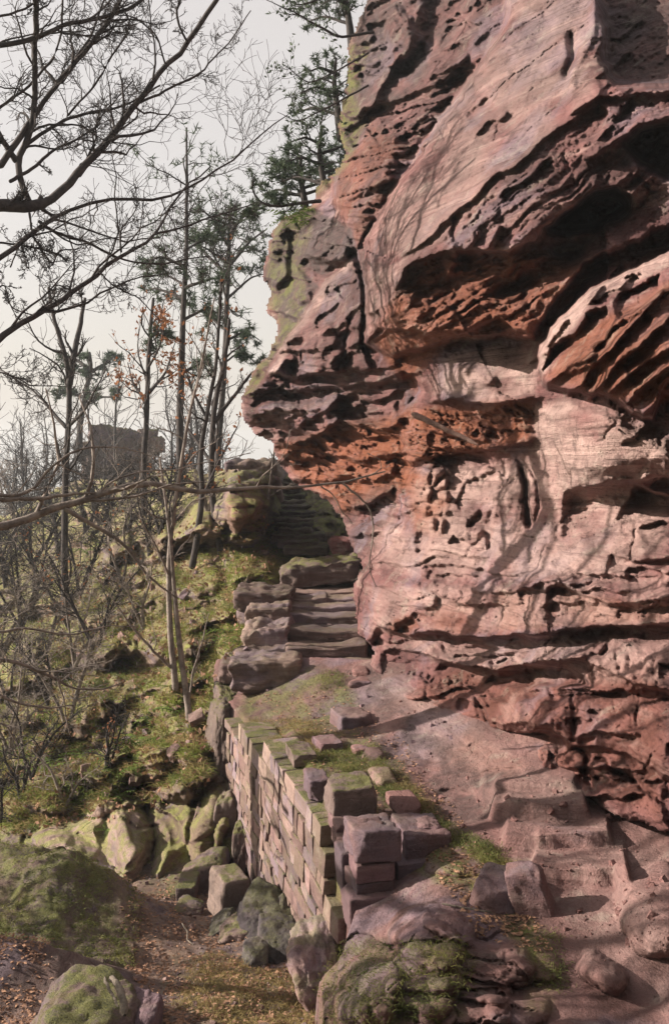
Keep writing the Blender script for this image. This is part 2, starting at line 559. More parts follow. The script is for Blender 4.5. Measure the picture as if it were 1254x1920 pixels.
M_palerock = rock_mat('pale_bedrock', base=(0.36, 0.27, 0.26), base2=(0.22, 0.16, 0.155), obj=True, use_mk=False, up=0.5, up_lo=0.5, up_hi=1.0, band=0.3, bump=0.8, scale=1.2, lichen=0.3)
M_coping = rock_mat('coping_sandstone', base=(0.27, 0.20, 0.17), base2=(0.18, 0.13, 0.11), obj=True, use_mk=False, up=0.9, up_lo=0.1, up_hi=0.8, band=0.3, bump=0.7, scale=1.5)
M_wall = rock_mat('wall_sandstone', base=(0.27, 0.178, 0.165), base2=(0.15, 0.10, 0.092), obj=True, use_mk=False, up=0.55, up_lo=-0.35, up_hi=0.75, band=0.35, bump=0.7, scale=1.5, lichen=0.3)
M_soil = rock_mat('leafy_soil', base=(0.155, 0.105, 0.095), base2=(0.085, 0.058, 0.055), pale=(0.30, 0.21, 0.15), bump=1.0, scale=2.2, lichen=0.2, band=0.15)
M_bark = plain_mat('bark', (0.055, 0.046, 0.044), (0.028, 0.025, 0.026), 12)
M_barkpale = plain_mat('pale_bark', (0.27, 0.23, 0.205), (0.12, 0.10, 0.092), 10, bump=0.6)
M_needle = plain_mat('pine_needles', (0.075, 0.105, 0.06), (0.045, 0.07, 0.045), 3, trans=0.25, bump=0)
M_brownleaf = plain_mat('withered_leaves', (0.30, 0.13, 0.055), (0.20, 0.085, 0.045), 6, trans=0.35, bump=0)
M_fern = plain_mat('fern_green', (0.15, 0.22, 0.04), (0.08, 0.13, 0.03), 5, trans=0.3, bump=0)
M_grass = plain_mat('dry_grass', (0.19, 0.19, 0.06), (0.09, 0.11, 0.035), 2.5, trans=0.3, bump=0)
M_mossgrass = plain_mat('mossy_grass', (0.22, 0.26, 0.055), (0.10, 0.13, 0.035), 1.5, trans=0.3, bump=0)
M_drygrass = plain_mat('straw_grass', (0.30, 0.23, 0.10), (0.17, 0.14, 0.06), 2.5, trans=0.3, bump=0)
M_litter = plain_mat('leaf_litter', (0.34, 0.20, 0.13), (0.17, 0.095, 0.065), 30, trans=0.1, bump=0)
M_deadlog = plain_mat('weathered_log', (0.26, 0.17, 0.14), (0.13, 0.08, 0.07), 20, bump=0.8)
M_dead = plain_mat('dead_wood', (0.27, 0.23, 0.19), (0.13, 0.11, 0.09), 26, bump=0.8)

# ------------------------------------------------------------------ the cliff
cliff_ctrl = [
 (1480,-260,9.5),(1480,0,8.2),(1480,300,7.0),(1480,600,5.6),(1480,900,5.6),(1480,1200,5.0),(1480,1500,4.6),
 (1254,-260,11.5),(1254,0,9.6),(1254,200,8.4),(1254,300,8.2),(1254,430,8.3),(1254,560,6.9),(1254,700,6.4),(1254,820,7.0),(1254,930,7.3),(1254,1050,6.9),(1254,1180,6.2),(1254,1290,5.9),(1254,1450,5.5),(1254,1600,5.2),
 (1120,0,10.3),(1120,200,9.0),(1110,400,8.9),(1110,520,8.2),(1120,640,7.0),(1120,760,7.3),(1120,870,7.6),(1120,1000,7.8),(1120,1130,7.1),(1120,1220,6.9),(1120,1360,6.5),(1120,1480,6.3),
 (1000,-200,12.5),(1000,0,11.2),(1000,200,9.7),(1000,330,8.8),(1000,470,8.8),(1000,600,9.0),(1000,660,8.8),(1000,700,8.7),(1000,820,8.9),(1000,950,8.7),(1000,1080,8.1),(1000,1190,7.8),(1000,1290,7.5),(1000,1400,7.2),
 (860,-200,14),(860,0,12.8),(860,200,11.2),(860,330,10.0),(860,440,9.5),(860,560,9.75),(860,640,9.85),(860,700,9.7),(860,800,10.0),(860,950,9.9),(860,1080,9.3),(860,1180,9.1),(860,1280,8.9),(860,1380,8.6),
 (740,100,14.0),(740,250,12.6),(740,400,11.1),(740,560,10.4),(740,700,11.4),(740,830,11.6),(740,930,11.6),(740,1060,10.7),(740,1180,10.3),(740,1300,9.7),
 (660,0,15.6),(660,200,14.6),(660,350,13.6),(660,470,12.6),(660,600,12.4),(660,700,12.6),(660,830,12.9),(660,950,12.8),(660,1060,12.2),(660,1180,11.6),
 (560,350,17),(540,450,16.6),(560,600,14.6),(560,700,14.0),(560,800,13.9),(560,870,14.8),
 (460,750,14.6),(450,850,15.5),(460,600,16.5)]
C = Field(440, 1480, -230, 1570, 2.45, cliff_ctrl, warp=5.0, seed=1)
cliff_mask = [(700,-260),(690,0),(672,40),(655,85),(650,120),(648,160),(640,205),(636,250),(646,285),(640,310),(622,335),(600,350),(590,385),
 (560,395),(530,405),(508,450),(495,490),(493,520),(508,545),(500,575),(522,600),(516,640),(500,670),(482,690),(468,712),(455,745),(458,785),(480,812),(508,832),(520,862),(545,895),
 (575,918),(606,935),(632,958),(648,990),(664,1030),(684,1065),(672,1090),(664,1120),(668,1160),(676,1195),(700,1225),(690,1250),(745,1310),(800,1352),(870,1362),(920,1368),(975,1392),(985,1420),
 (1000,1440),(1060,1480),(1100,1510),(1165,1530),(1254,1565),(1490,1640),(1490,-260)]

# -- broad bodies --
slab = [(960,-60),(944,47),(908,104),(861,167),(829,224),(777,292),(741,344),(704,402),(668,469),(683,553),(678,647),(712,612),(745,560),(760,520),(800,480),(850,440),(900,400),(960,330),(1030,270),(1080,220),(1115,180),(1100,60),(1120,-60)]
C.poly([(965,-260),(944,47),(908,104),(861,167),(829,224),(777,292),(741,344),(704,402),(666,469),(683,553),(678,647),(735,673),(800,660),(870,640),(1000,640),(1100,500),(1254,430),(1490,300),(1490,-260)], 0.75, 14)
C.lip([(678,650),(710,616),(777,618),(861,628),(930,600),(1000,628)], 0.26, 34, 0.12, 14, 20)
C.lip([(735,560),(760,505),(800,486),(835,470),(885,462),(955,472),(1000,452),(1017,425),(1060,396),(1100,362),(1153,349),(1185,368),(1202,390)], 0.32, 60, 0.50, 40, 40)
C.lip([(741,500),(775,470),(835,412),(892,360),(986,290),(1069,222),(1121,200),(1168,222)], 0.16, 30, 0.08, 18, 40)
C.lip([(845,395),(840,440),(855,480),(880,520)], -0.15, 20, 0, 10, 15)
# pocket cave under the overhang
C.poly([(1015,425),(1060,390),(1110,358),(1150,352),(1188,374),(1195,400),(1170,428),(1120,445),(1060,447),(1020,440)], -0.95, 26)
C.poly([(1000,500),(1040,450),(1130,440),(1100,490),(1040,540),(990,570),(900,560),(930,520)], -0.45, 26)
# dark recesses upper right
C.poly([(1165,265),(1200,240),(1300,225),(1400,250),(1400,330),(1254,335),(1190,315)], -0.8, 22)
C.lip([(1090,300),(1150,275),(1165,262),(1185,240),(1254,222),(1350,215)], 0.25, 26, 0.2, 20, 30)
C.lip([(1060,215),(1120,185),(1165,178),(1254,170),(1400,160)], 0.22, 30, 0.15, 18, 30)
C.poly([(1115,0),(1130,60),(1120,120),(1150,160),(1254,165),(1490,150),(1490,-260),(1100,-260)], -1.0, 22)
C.crack([(1112,-20),(1108,60),(1085,130),(1070,165)], -0.12, 9)
C.crack([(1068,60),(1075,110),(1062,150)], 0.22, 7)
# the pale ramp and the eroded fins under it
fins = [(1004,690),(1008,645),(1050,592),(1110,540),(1180,500),(1254,462),(1490,400),(1490,860),(1254,720),(1225,790),(1180,775),(1150,752),(1090,738),(1020,722)]
C.poly(fins, 0.95, 10)
C.poly([(1012,700),(1030,650),(1080,620),(1100,588),(1140,572),(1150,600),(1130,640),(1080,655),(1040,672)], -0.42, 9)
C.poly([(1150,575),(1160,550),(1205,528),(1235,505),(1245,540),(1215,570),(1190,590),(1160,600)], -0.30, 9)
C.poly([(1105,660),(1150,612),(1190,590),(1180,620),(1140,660),(1115,690)], -0.25, 8)
C.poly([(1030,672),(1100,640),(1110,660),(1060,700),(1030,700)], -0.15, 8)
for k, (ax, ay, bx, by) in enumerate([(1060,745,1254,540),(1095,752,1270,590),(1130,748,1290,625),(1165,762,1300,655),(1020,720,1120,665),(1060,700,1140,672),(1200,780,1300,690)]):
    mx, my = (ax+bx)/2+(-14 if k % 2 else 12), (ay+by)/2+(8 if k % 2 else -10)
    C.lip([(ax,ay),((ax+mx)/2+6,(ay+my)/2-5),(mx,my),((bx+mx)/2-5,(by+my)/2+6),(bx,by)], 0.30, 16, 0.16, 12, 20, 2.5)
C.ribs([(1040,740),(1110,640),(1200,560),(1490,430),(1490,800),(1254,740),(1200,790)], 44, 70, 15, 0.10, 20, True, 3, 4)
C.ribs([(1040,740),(1110,640),(1200,560),(1490,430),(1490,800),(1254,740),(1200,790)], 44, 26, 8, 0.035, 20, True, 2, 9)
# pale cross-bedded panel and the shelf beneath it
panel = [(800,735),(812,695),(850,662),(930,645),(1003,652),(1008,700),(1002,738),(930,758),(850,745)]
C.poly(panel, 0.12, 40)
C.strata(panel, 16, 13, 0.006, 20, 5)
C.lip([(785,758),(850,748),(930,762),(975,752),(1030,735)], 0.34, 24, 0.42, 30, 60, 2)
C.lip([(740,868),(790,868),(830,850),(920,842),(990,832),(1015,820)], 0.25, 26, 0.15, 20, 20)
C.lip([(800,805),(860,818),(920,830)], 0.22, 20, 0.15, 14, 15)
C.crack([(925,705),(912,718),(898,712)], -0.12, 7)
# beds of the prow
C.lip([(458,760),(475,778),(520,782),(560,800),(620,770),(640,740)], 0.25, 30, 0.2, 20, 20)
C.lip([(490,706),(520,700),(560,712),(600,700),(650,702),(700,690),(745,692)], 0.28, 26, 0.14, 16, 20)
C.lip([(480,728),(520,722),(580,735),(640,724),(700,715),(760,700)], 0.2, 18, 0.12, 12, 20)
C.lip([(500,830),(545,838),(600,815),(640,792),(700,800),(760,792)], 0.35, 30, 0.5, 40, 20)
C.lip([(520,862),(560,870),(620,850),(680,862),(740,850),(800,860)], 0.30, 24, 0.3, 26, 15)
C.lip([(545,895),(600,900),(660,890),(700,900),(745,888)], 0.25, 20, 0.3, 24, 15)
C.lip([(570,915),(620,935),(660,945),(700,940),(745,920)], 0.35, 26, 0.3, 22, 15)
C.poly([(640,740),(700,720),(780,700),(800,735),(785,758),(720,800),(640,800),(620,775)], -0.35, 14)
C.strata([(455,745),(500,700),(640,690),(760,690),(780,760),(700,800),(560,840),(480,815)], 3, 14, 0.055, 15, 2)
C.strata([(510,835),(640,790),(800,760),(1000,760),(1000,840),(860,860),(780,960),(640,960),(560,905)], -14, 17, 0.07, 20, 6)
C.ribs([(510,835),(640,790),(800,760),(1000,760),(1000,840),(860,860),(780,960),(640,960),(560,905)], -24, 60, 14, 0.14, 20, True, 4, 2)
# tilted slab of the prow with its pale edge, and the bulging beds right of it
C.poly([(666,478),(640,495),(604,530),(575,572),(548,612),(520,655),(500,700),(560,712),(640,700),(700,690),(680,645),(684,556)], 0.55, 8)
C.crack([(655,590),(650,640),(648,690)], 0.25, 5)
C.poly([(560,610),(590,575),(625,600),(645,640),(640,690),(600,705),(560,700),(555,660)], 0.30, 22)
C.strata([(560,610),(590,575),(625,600),(645,640),(640,690),(600,705),(560,700),(555,660)], 10, 18, 0.045, 12, 8)
C.lip([(545,690),(580,700),(640,696)], 0.2, 15, 0.25, 14, 8)
# dark blocks left of it
C.poly([(493,520),(495,490),(508,450),(530,405),(548,420),(552,470),(540,520),(515,545)], 0.45, 12)
C.poly([(565,440),(590,425),(640,425),(665,460),(650,492),(610,510),(575,500)], 0.40, 12)
C.strata([(560,440),(590,420),(650,420),(668,470),(640,500),(590,540),(570,500)], -8, 14, 0.07, 10, 3)
C.lip([(575,470),(610,488),(655,482)], 0.25, 14, 0.3, 12, 8)
C.poly([(545,520),(560,495),(585,535),(588,560),(560,575),(545,560)], 0.3, 12)
C.lip([(500,575),(530,582),(560,600)], 0.2, 16, 0.2, 14, 6)
# knobbly brown beds at the upper left
knob = [(690,-20),(655,85),(648,160),(640,205),(636,250),(622,335),(600,350),(640,420),(668,460),(704,402),(741,344),(777,292),(829,224),(861,167),(908,104),(944,47),(960,-40)]
C.lip([(622,345),(640,395),(668,462),(700,400)], 0.3, 30, 0.1, 15, 10)
C.poly([(640,300),(690,250),(750,240),(770,270),(735,340),(695,400),(668,455),(640,420),(622,370)], 0.45, 20)
C.strata([(622,340),(640,270),(700,220),(800,180),(850,180),(780,285),(705,400),(668,462)], 12, 14, 0.10, 14, 4)
C.ribs([(622,340),(640,270),(700,220),(800,180),(850,180),(780,285),(705,400),(668,462)], 12, 34, 12, 0.11, 14, True, 3, 5)
C.poly([(770,150),(860,60),(900,0),(900,-200),(820,-200),(780,60),(740,140)], -0.55, 28)
C.poly([(700,20),(740,0),(780,30),(790,90),(760,130),(730,100)], 0.3, 18)
C.lip([(640,250),(680,225),(720,170),(742,120),(760,95)], 0.3, 18, 0.25, 20, 14)
C.lip([(700,205),(770,175),(830,150),(880,100)], 0.2, 18, 0.25, 20, 14)
# pale curved wall on the right, with its undercut
C.poly([(1000,760),(1060,742),(1130,750),(1215,790),(1300,830),(1300,880),(1254,892),(1180,900),(1095,922),(1050,900),(1015,840)], 0.35, 40)
C.lip([(1060,915),(1100,922),(1140,906),(1200,898),(1254,890),(1350,900)], 0.28, 40, 0.35, 22, 20)
C.lip([(1190,905),(1225,925),(1260,935),(1350,960)], 0.35, 18, 0.3, 18, 10)
C.strata([(1030,900),(1060,850),(1130,840),(1300,840),(1300,1000),(1080,1010)], -4, 24, 0.02, 20, 7)
C.lip([(1140,1035),(1190,1050),(1254,1040),(1350,1040)], 0.1, 24, 0.12, 14, 10)
C.poly([(1190,990),(1254,975),(1300,990),(1300,1050),(1200,1050),(1180,1030)], 0.12, 18)
# central wall scars and honeycomb
C.crack([(975,880),(985,910),(982,945),(992,985)], 0.35, 6)
C.crack([(968,865),(990,880),(1008,905),(1012,950),(1000,980)], 0.10, 4)
C.poly([(875,965),(900,955),(925,965),(920,1000),(922,1035),(908,1038),(900,1000),(885,1000),(868,990)], -0.16, 9)
C.pits([(865,960),(930,955),(935,1035),(870,1020)], 22, -0.10, 10, 3, 1.5)
C.pits([(780,880),(830,862),(850,900),(838,960),(832,1010),(812,1000),(795,960)], 20, -0.22, 12, 7, 1.3)
C.poly([(775,1000),(795,990),(812,1005),(808,1040),(785,1045)], -0.18, 12)
C.lip([(860,865),(900,862),(925,880),(870,905),(850,945),(865,970)], -0.12, 20, 0.0, 15, 20)
C.pits([(860,890),(900,885),(920,910),(870,930)], 16, -0.06, 8, 5, 2.0)
C.ribs([(650,960),(720,910),(770,930),(790,1050),(700,1060),(670,1010)], 78, 80, 22, 0.10, 18, False, 3, 7)
C.lip([(680,1060),(720,1052),(780,1060),(815,1048),(850,1050)], 0.12, 16, 0.05, 14, 20)
# the rounded band above the long dark joint
bandA = [(672,1085),(720,1070),(860,1075),(1000,1060),(1060,1090),(1254,1095),(1490,1080),(1490,1180),(1254,1168),(1163,1174),(1069,1180),(965,1190),(824,1190),(720,1180),(668,1150)]
C.poly(bandA, 0.16, 28)
C.lip([(704,1172),(722,1182),(770,1192),(824,1188),(900,1194),(965,1191),(1069,1181),(1163,1175),(1254,1168),(1480,1160)], 0.20, 26, 0.42, 16, 15, 2)
C.lip([(1010,1110),(1060,1100),(1085,1118),(1140,1132),(1254,1118),(1480,1110)], 0.16, 26, 0.20, 24, 15)
C.lip([(860,1100),(900,1106),(940,1112),(985,1108)], 0.07, 14, 0.06, 10, 8)
C.pits([(880,1085),(1000,1085),(1010,1115),(880,1115)], 18, -0.04, 8, 9, 0.6)
C.poly([(745,1168),(775,1158),(795,1185),(770,1196),(735,1190)], -0.2, 9)
C.pits([(1000,1090),(1070,1085),(1085,1150),(1030,1160)], 24, -0.07, 10, 4, 1.2)
# second band
C.lip([(704,1222),(740,1216),(772,1222),(861,1250),(934,1257),(991,1238),(1060,1238),(1100,1243),(1174,1275),(1226,1290),(1300,1300)], 0.22, 34, 0.30, 28, 15, 2)
C.poly([(930,1262),(990,1244),(1060,1244),(1105,1265),(1120,1290),(1000,1294),(900,1284)], -0.28, 14)
C.pits([(1100,1210),(1160,1200),(1240,1240),(1254,1300),(1180,1300),(1120,1260)], 26, -0.12, 12, 2, 1.3)
C.pits([(720,1240),(800,1262),(890,1280),(880,1296),(780,1290),(735,1268)], 15, -0.09, 8, 6, 0.8)
C.crack([(1140,1215),(1130,1230),(1095,1240)], 0.15, 5)
# third band
bandC = [(745,1300),(800,1292),(892,1294),(986,1306),(1095,1294),(1254,1308),(1490,1330),(1490,1520),(1254,1455),(1174,1411),(1121,1399),(1069,1393),(1033,1370),(986,1378),(918,1357),(871,1350),(803,1342)]
C.poly(bandC, 0.24, 18)
C.lip([(746,1304),(803,1343),(871,1351),(918,1358),(986,1378),(1033,1368),(1069,1394),(1121,1399),(1174,1411),(1254,1456),(1480,1520)], 0.18, 26, 0.28, 16, 12, 2)
C.crack([(800,1296),(798,1320),(803,1342)], 0.12, 3)
C.crack([(885,1300),(900,1320),(915,1356)], 0.08, 3.5)
C.crack([(1078,1300),(1082,1340),(1070,1390)], 0.12, 6)
C.ribs([(1000,1310),(1254,1310),(1490,1340),(1490,1500),(1254,1450),(1080,1390)], 100, 45, 11, 0.022, 14, False, 3, 3)
C.pits([(800,1296),(1080,1310),(1080,1385),(900,1350)], 15, -0.025, 12, 8, 1.5)
# rough stones at the foot
C.poly([(1000,1400),(1069,1396),(1174,1412),(1254,1458),(1254,1560),(1163,1528),(1100,1505),(1060,1480),(995,1438)], 0.10, 14)
C.crack([(1075,1396),(1100,1415),(1092,1450),(1110,1480)], 0.18, 6)
C.crack([(1120,1420),(1165,1450),(1254,1510)], 0.14, 5)
C.crack([(1030,1410),(1040,1440),(1080,1480)], 0.12, 6)
C.pits([(990,1400),(1060,1400),(1070,1480),(1000,1440)], 16, -0.08, 8, 12, 1.0)
C.crack([(1000,1395),(985,1380),(950,1372)], 0.25, 7)
# -- ragged ledges, one by one, following the local bedding --
rl = np.random.default_rng(77)
fins_sd = poly_sdf
n_ = 0
while n_ < 210:
    x, y = rl.uniform(450, 1480), rl.uniform(-180, 1500)
    pt = (np.array([[x]]), np.array([[y]]))
    if poly_sdf(*pt, cliff_mask)[0, 0] < 8:
        continue
    calm_ = max(poly_sdf(*pt, slab)[0, 0], poly_sdf(*pt, panel)[0, 0], poly_sdf(*pt, [(990,770),(1060,745),(1254,840),(1254,1080),(860,1080),(840,880)])[0, 0])
    if calm_ > 4 and rl.random() < 0.88:
        continue
    if y > 840:
        ang_ = rl.normal(0, 5)+(-6 if x > 1000 and y > 1300 else 0)
    elif x < 700 or (y > 640 and x < 1010):
        ang_ = rl.normal(4 if y > 420 else 14, 7)
    else:
        ang_ = rl.normal(42, 7)
    L2 = rl.uniform(30, 130)*(1.5 if y > 1000 else 1)
    a_ = math.radians(ang_); k_ = np.linspace(-0.5, 0.5, 6)
    pts = [(x+math.cos(a_)*L2*t+rl.normal()*2.5, y-math.sin(a_)*L2*t+rl.normal()*3.5) for t in k_]
    s_ = rl.uniform(0.5, 1.3)
    C.lip(pts, 0.085*s_, rl.uniform(7, 18), 0.10*s_, rl.uniform(6, 13), 14, 1.5)
    n_ += 1
for n_ in range(60):
    x, y = rl.uniform(455, 780), rl.uniform(640, 900)
    L2 = rl.uniform(40, 130); a_ = math.radians(rl.normal(2 if y < 800 else -12, 6))
    C.lip([(x+math.cos(a_)*L2*t+rl.normal()*3, y-math.sin(a_)*L2*t+rl.normal()*3) for t in np.linspace(-0.5, 0.5, 6)], rl.uniform(0.08, 0.2), rl.uniform(6, 14), rl.uniform(0.08, 0.2), rl.uniform(6, 12), 14, 1.2)
for n_ in range(34):
    x, y = rl.uniform(495, 680), rl.uniform(405, 700)
    L2 = rl.uniform(30, 80); a_ = math.radians(rl.normal(8 if y < 540 else 30, 12))
    C.lip([(x+math.cos(a_)*L2*t+rl.normal()*3, y-math.sin(a_)*L2*t+rl.normal()*3) for t in np.linspace(-0.5, 0.5, 6)], rl.uniform(0.08, 0.2), rl.uniform(6, 14), rl.uniform(0.1, 0.22), rl.uniform(6, 12), 12, 1.2)
for n_ in range(50):
    x, y = rl.uniform(625, 900), rl.uniform(0, 440)
    L2 = rl.uniform(30, 80); a_ = math.radians(rl.normal(20, 10))
    if poly_sdf(np.array([[x]]), np.array([[y]]), knob)[0, 0] > 4:
        C.lip([(x+math.cos(a_)*L2*t+rl.normal()*3, y-math.sin(a_)*L2*t+rl.normal()*3) for t in np.linspace(-0.5, 0.5, 6)], rl.uniform(0.1, 0.22), rl.uniform(6, 14), rl.uniform(0.1, 0.22), rl.uniform(6, 12), 12, 1.2)
for n_ in range(60):
    x, y = rl.uniform(480, 1400), rl.uniform(0, 1480)
    a_ = rl.choice([rl.normal(75, 12), rl.normal(40, 8), rl.normal(-30, 12)]); a_ = math.radians(a_); L2 = rl.uniform(25, 80)
    C.crack([(x+math.cos(a_)*L2*t+rl.normal()*3, y-math.sin(a_)*L2*t+rl.normal()*3) for t in np.linspace(-0.5, 0.5, 6)], rl.uniform(0.03, 0.08), rl.uniform(1.8, 3.2))
# -- textures --
rough_up = [(735,560),(741,500),(835,412),(892,360),(986,271),(1069,209),(1168,219),(1300,240),(1300,330),(1202,380),(1153,345),(1060,390),(1000,450),(885,470),(800,500)]
C.ribs(rough_up, 42, 110, 17, 0.10, 20, True, 4, 1)
C.strata(rough_up, 42, 22, 0.030, 24, 1, 1.4)
C.ribs([(730,560),(800,490),(900,470),(1000,470),(1080,480),(1000,600),(900,600),(800,640),(720,640),(690,640)], 25, 70, 24, 0.24, 20, True, 5, 6)
C.strata([(730,560),(800,490),(1000,470),(1080,480),(1000,620),(800,640)], 22, 20, 0.09, 20, 19, 1.5)
C.pits([(860,380),(920,370),(900,450),(850,470)], 16, -0.06, 12, 5, 1)
C.poly([(832,470),(850,452),(862,475),(858,520),(838,525)], 0.25, 10)
C.ribs(slab, 66, 260, 30, 0.035, 30, False, 3, 8)
C.crack([(905,105),(880,150),(860,170)], 0.05, 4)
C.crack([(725,455),(722,480),(716,500)], 0.10, 3.5)
C.crack([(712,470),(716,510),(712,560),(716,600)], 0.05, 4)
C.ribs([(820,870),(1010,850),(1254,920),(1490,920),(1490,1090),(1000,1090),(760,1080)], 3, 120, 30, 0.03, 20, False, 3, 5)
calm = np.maximum.reduce([C.weight(slab, 30), C.weight(panel, 20), C.weight([(1010,780),(1060,750),(1215,800),(1250,880),(1095,915),(1010,880)], 20), 0.55*C.weight([(840,860),(1254,900),(1254,1090),(830,1080)], 30)])
rough = 1-0.8*calm
big = fbm(C.X/120, C.Y/120, np.full_like(C.X, 2.0), 3)
med = fbm(C.X/38, C.Y/30, np.full_like(C.X, 12.0), 4)
rid = fbm(C.X/46, C.Y/24, np.full_like(C.X, 22.0), 4, True)
C.D -= (0.10*big + (0.055*med + 0.04*rid)*rough)*C.D/9.0
ring, r2_, _ = worley(C.X/9+3*med, C.Y/9, 8)
C.D += 0.016*smooth(0.34, 0.1, ring)*(0.35+0.65*rough)*smooth(-0.1, 0.35, fbm(C.X/80, C.Y/80, np.full_like(C.X, 42.0), 2))*C.D/9
C.D -= 0.012*fbm(C.X/9, C.Y/7, np.full_like(C.X, 52.0), 3)*(0.3+rough)*C.D/9

# thin beds everywhere, dipping steeply above and lying flat below
upper = [(440,-300),(1600,-300),(1600,700),(1254,720),(1000,640),(760,620),(690,480),(620,330)]
C.strata(upper, 38, 9, 0.016, 60, 12, 1.6)
C.strata([(440,600),(700,560),(760,660),(1000,700),(1254,760),(1600,760),(1600,1700),(440,1700)], 2, 10, 0.016, 60, 13, 1.6)
C.strata([(700,1060),(1500,1060),(1500,1700),(700,1400)], -3, 26, 0.020, 60, 14, 1.2)
C.D -= 0.06*rough*np.abs(fbm(C.X/30, C.Y/18, np.full_like(C.X, 62.0), 4))*C.D/9
C.D -= 0.03*rough*fbm(C.X/14, C.Y/10, np.full_like(C.X, 72.0), 3, True)*C.D/9
C.ribs(slab, 68, 160, 14, 0.016, 30, False, 3, 21)

# -- what the stone is like where; dark channel also paints in shade of hollows --
C.paint(2, [(800,300),(840,120),(880,-40),(1000,-40),(1100,-40),(1060,150),(900,330),(790,480),(700,600),(690,480)], 0.38, 40, 0.25, 60)

C.paint(0, slab, 0.5, 25, 0.35, 90)
C.paint(0, panel, 1.0, 14, 0.9, 60)
C.paint(0, [(1000,760),(1060,742),(1130,750),(1215,790),(1300,830),(1300,900),(1095,922),(1040,960),(990,920)], 0.95, 20, 0.5, 80)
C.paint(0, [(820,870),(1010,850),(1254,920),(1254,1090),(1000,1095),(780,1080),(700,1060),(690,960),(760,930)], 0.75, 30, 0.45, 90)
C.paint(0, [(1004,690),(1008,645),(1050,592),(1110,540),(1180,500),(1254,462),(1490,400),(1490,430),(1254,490),(1190,530),(1110,575),(1050,640),(1020,700)], 0.9, 8)
C.paint(0, [(690,1100),(1490,1060),(1490,1170),(700,1190)], 0.45, 15, 0.4, 60)
C.paint(0, [(704,1200),(1490,1190),(1490,1300),(900,1270)], 0.45, 15, 0.4, 50)
C.paint(0, [(600,530),(575,572),(520,655),(495,705),(520,705),(560,620),(620,540),(668,490),(660,480)], 0.8, 6, 0.5, 30)  # sunlight on the prow's left strip painted into the pale channel
C.paint(2, [(760,520),(860,475),(1000,470),(1060,500),(1000,600),(900,600),(800,580)], 0.15, 30, 0.4, 40)  # shade beneath the overhang painted as dark
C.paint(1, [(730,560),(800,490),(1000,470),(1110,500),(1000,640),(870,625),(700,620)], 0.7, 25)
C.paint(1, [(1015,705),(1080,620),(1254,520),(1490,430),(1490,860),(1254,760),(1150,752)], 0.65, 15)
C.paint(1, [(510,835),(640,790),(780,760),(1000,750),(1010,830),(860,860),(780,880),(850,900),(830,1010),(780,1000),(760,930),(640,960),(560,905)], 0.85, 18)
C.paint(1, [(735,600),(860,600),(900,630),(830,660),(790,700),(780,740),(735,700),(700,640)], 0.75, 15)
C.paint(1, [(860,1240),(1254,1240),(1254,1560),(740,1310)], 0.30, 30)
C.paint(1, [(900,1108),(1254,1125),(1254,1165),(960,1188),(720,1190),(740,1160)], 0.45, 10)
C.paint(2, [(1100,-260),(1115,0),(1120,150),(1254,165),(1490,150),(1490,-260)], 0.75, 30)  # recess turned from the sun, its shade painted dark
C.paint(2, [(1015,425),(1110,358),(1190,370),(1195,410),(1120,470),(1040,540),(960,560),(900,560),(980,480)], 0.4, 30)  # shade of the cave pocket put into the colour
C.paint(2, [(1165,265),(1254,225),(1490,200),(1490,340),(1190,325)], 0.7, 20)  # upper right hollow darkened with painted shade
C.paint(2, [(493,520),(508,450),(530,405),(590,385),(660,430),(668,470),(610,520),(570,500),(540,545)], 1.0, 8)  # blocks painted blackish for the shade lying on them
C.paint(2, [(690,-260),(655,85),(640,205),(636,260),(650,300),(700,240),(770,180),(860,60),(900,0),(900,-260)], 0.9, 14, 0.6, 50)  # dark stone together with painted tree shade
C.paint(2, [(560,440),(690,470),(686,560),(640,700),(540,700),(500,620),(520,520)], 0.55, 14, 0.3, 30)  # shaded side of the prow, shade put into colour
C.paint(3, [(493,400),(600,380),(570,500),(560,600),(500,690),(455,760),(440,740),(500,560)], 0.6, 8, 0.3, 24)
C.paint(2, [(640,740),(780,700),(785,758),(720,800),(640,800)], 0.25, 14)
C.paint(2, [(640,930),(740,900),(760,930),(700,945),(660,960)], 0.55, 14)
C.paint(1, [(640,300),(700,230),(770,270),(668,462),(622,370)], 0.45, 14)
C.paint(2, [(668,478),(620,520),(585,575),(555,640),(530,700),(640,735),(700,700),(684,650),(686,556)], 0.55, 12, 0.5, 40)  # tilted slab darkened by painted shade beside its sunlit strip
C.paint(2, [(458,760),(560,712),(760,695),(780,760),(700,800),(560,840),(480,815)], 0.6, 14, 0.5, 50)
C.paint(2, [(690,-260),(655,85),(640,205),(636,260),(622,335),(668,462),(741,344),(861,167),(960,0),(960,-260)], 0.45, 20, 0.5, 40)  # dark brown beds with tree shade painted over them
C.paint(2, [(740,500),(835,412),(986,271),(1121,193),(1168,219),(1202,380),(1060,396),(1000,452),(885,470),(800,486)], 0.35, 20, 0.4, 40)
C.paint(3, [(640,-260),(690,0),(655,85),(690,85),(670,200),(690,230),(640,330),(600,370),(560,420),(540,400),(600,330),(610,100)], 0.9, 10, 0.4, 25)
C.paint(3, [(455,745),(468,712),(500,670),(516,640),(535,600),(520,540),(560,500),(575,560),(540,620),(505,680),(490,715),(475,745)], 0.95, 6, 0.5, 30)
C.paint(2, [(560,600),(620,560),(684,570),(690,640),(640,700),(560,700)], 0.30, 14, 0.4, 30)  # shade on the bulging beds painted dark

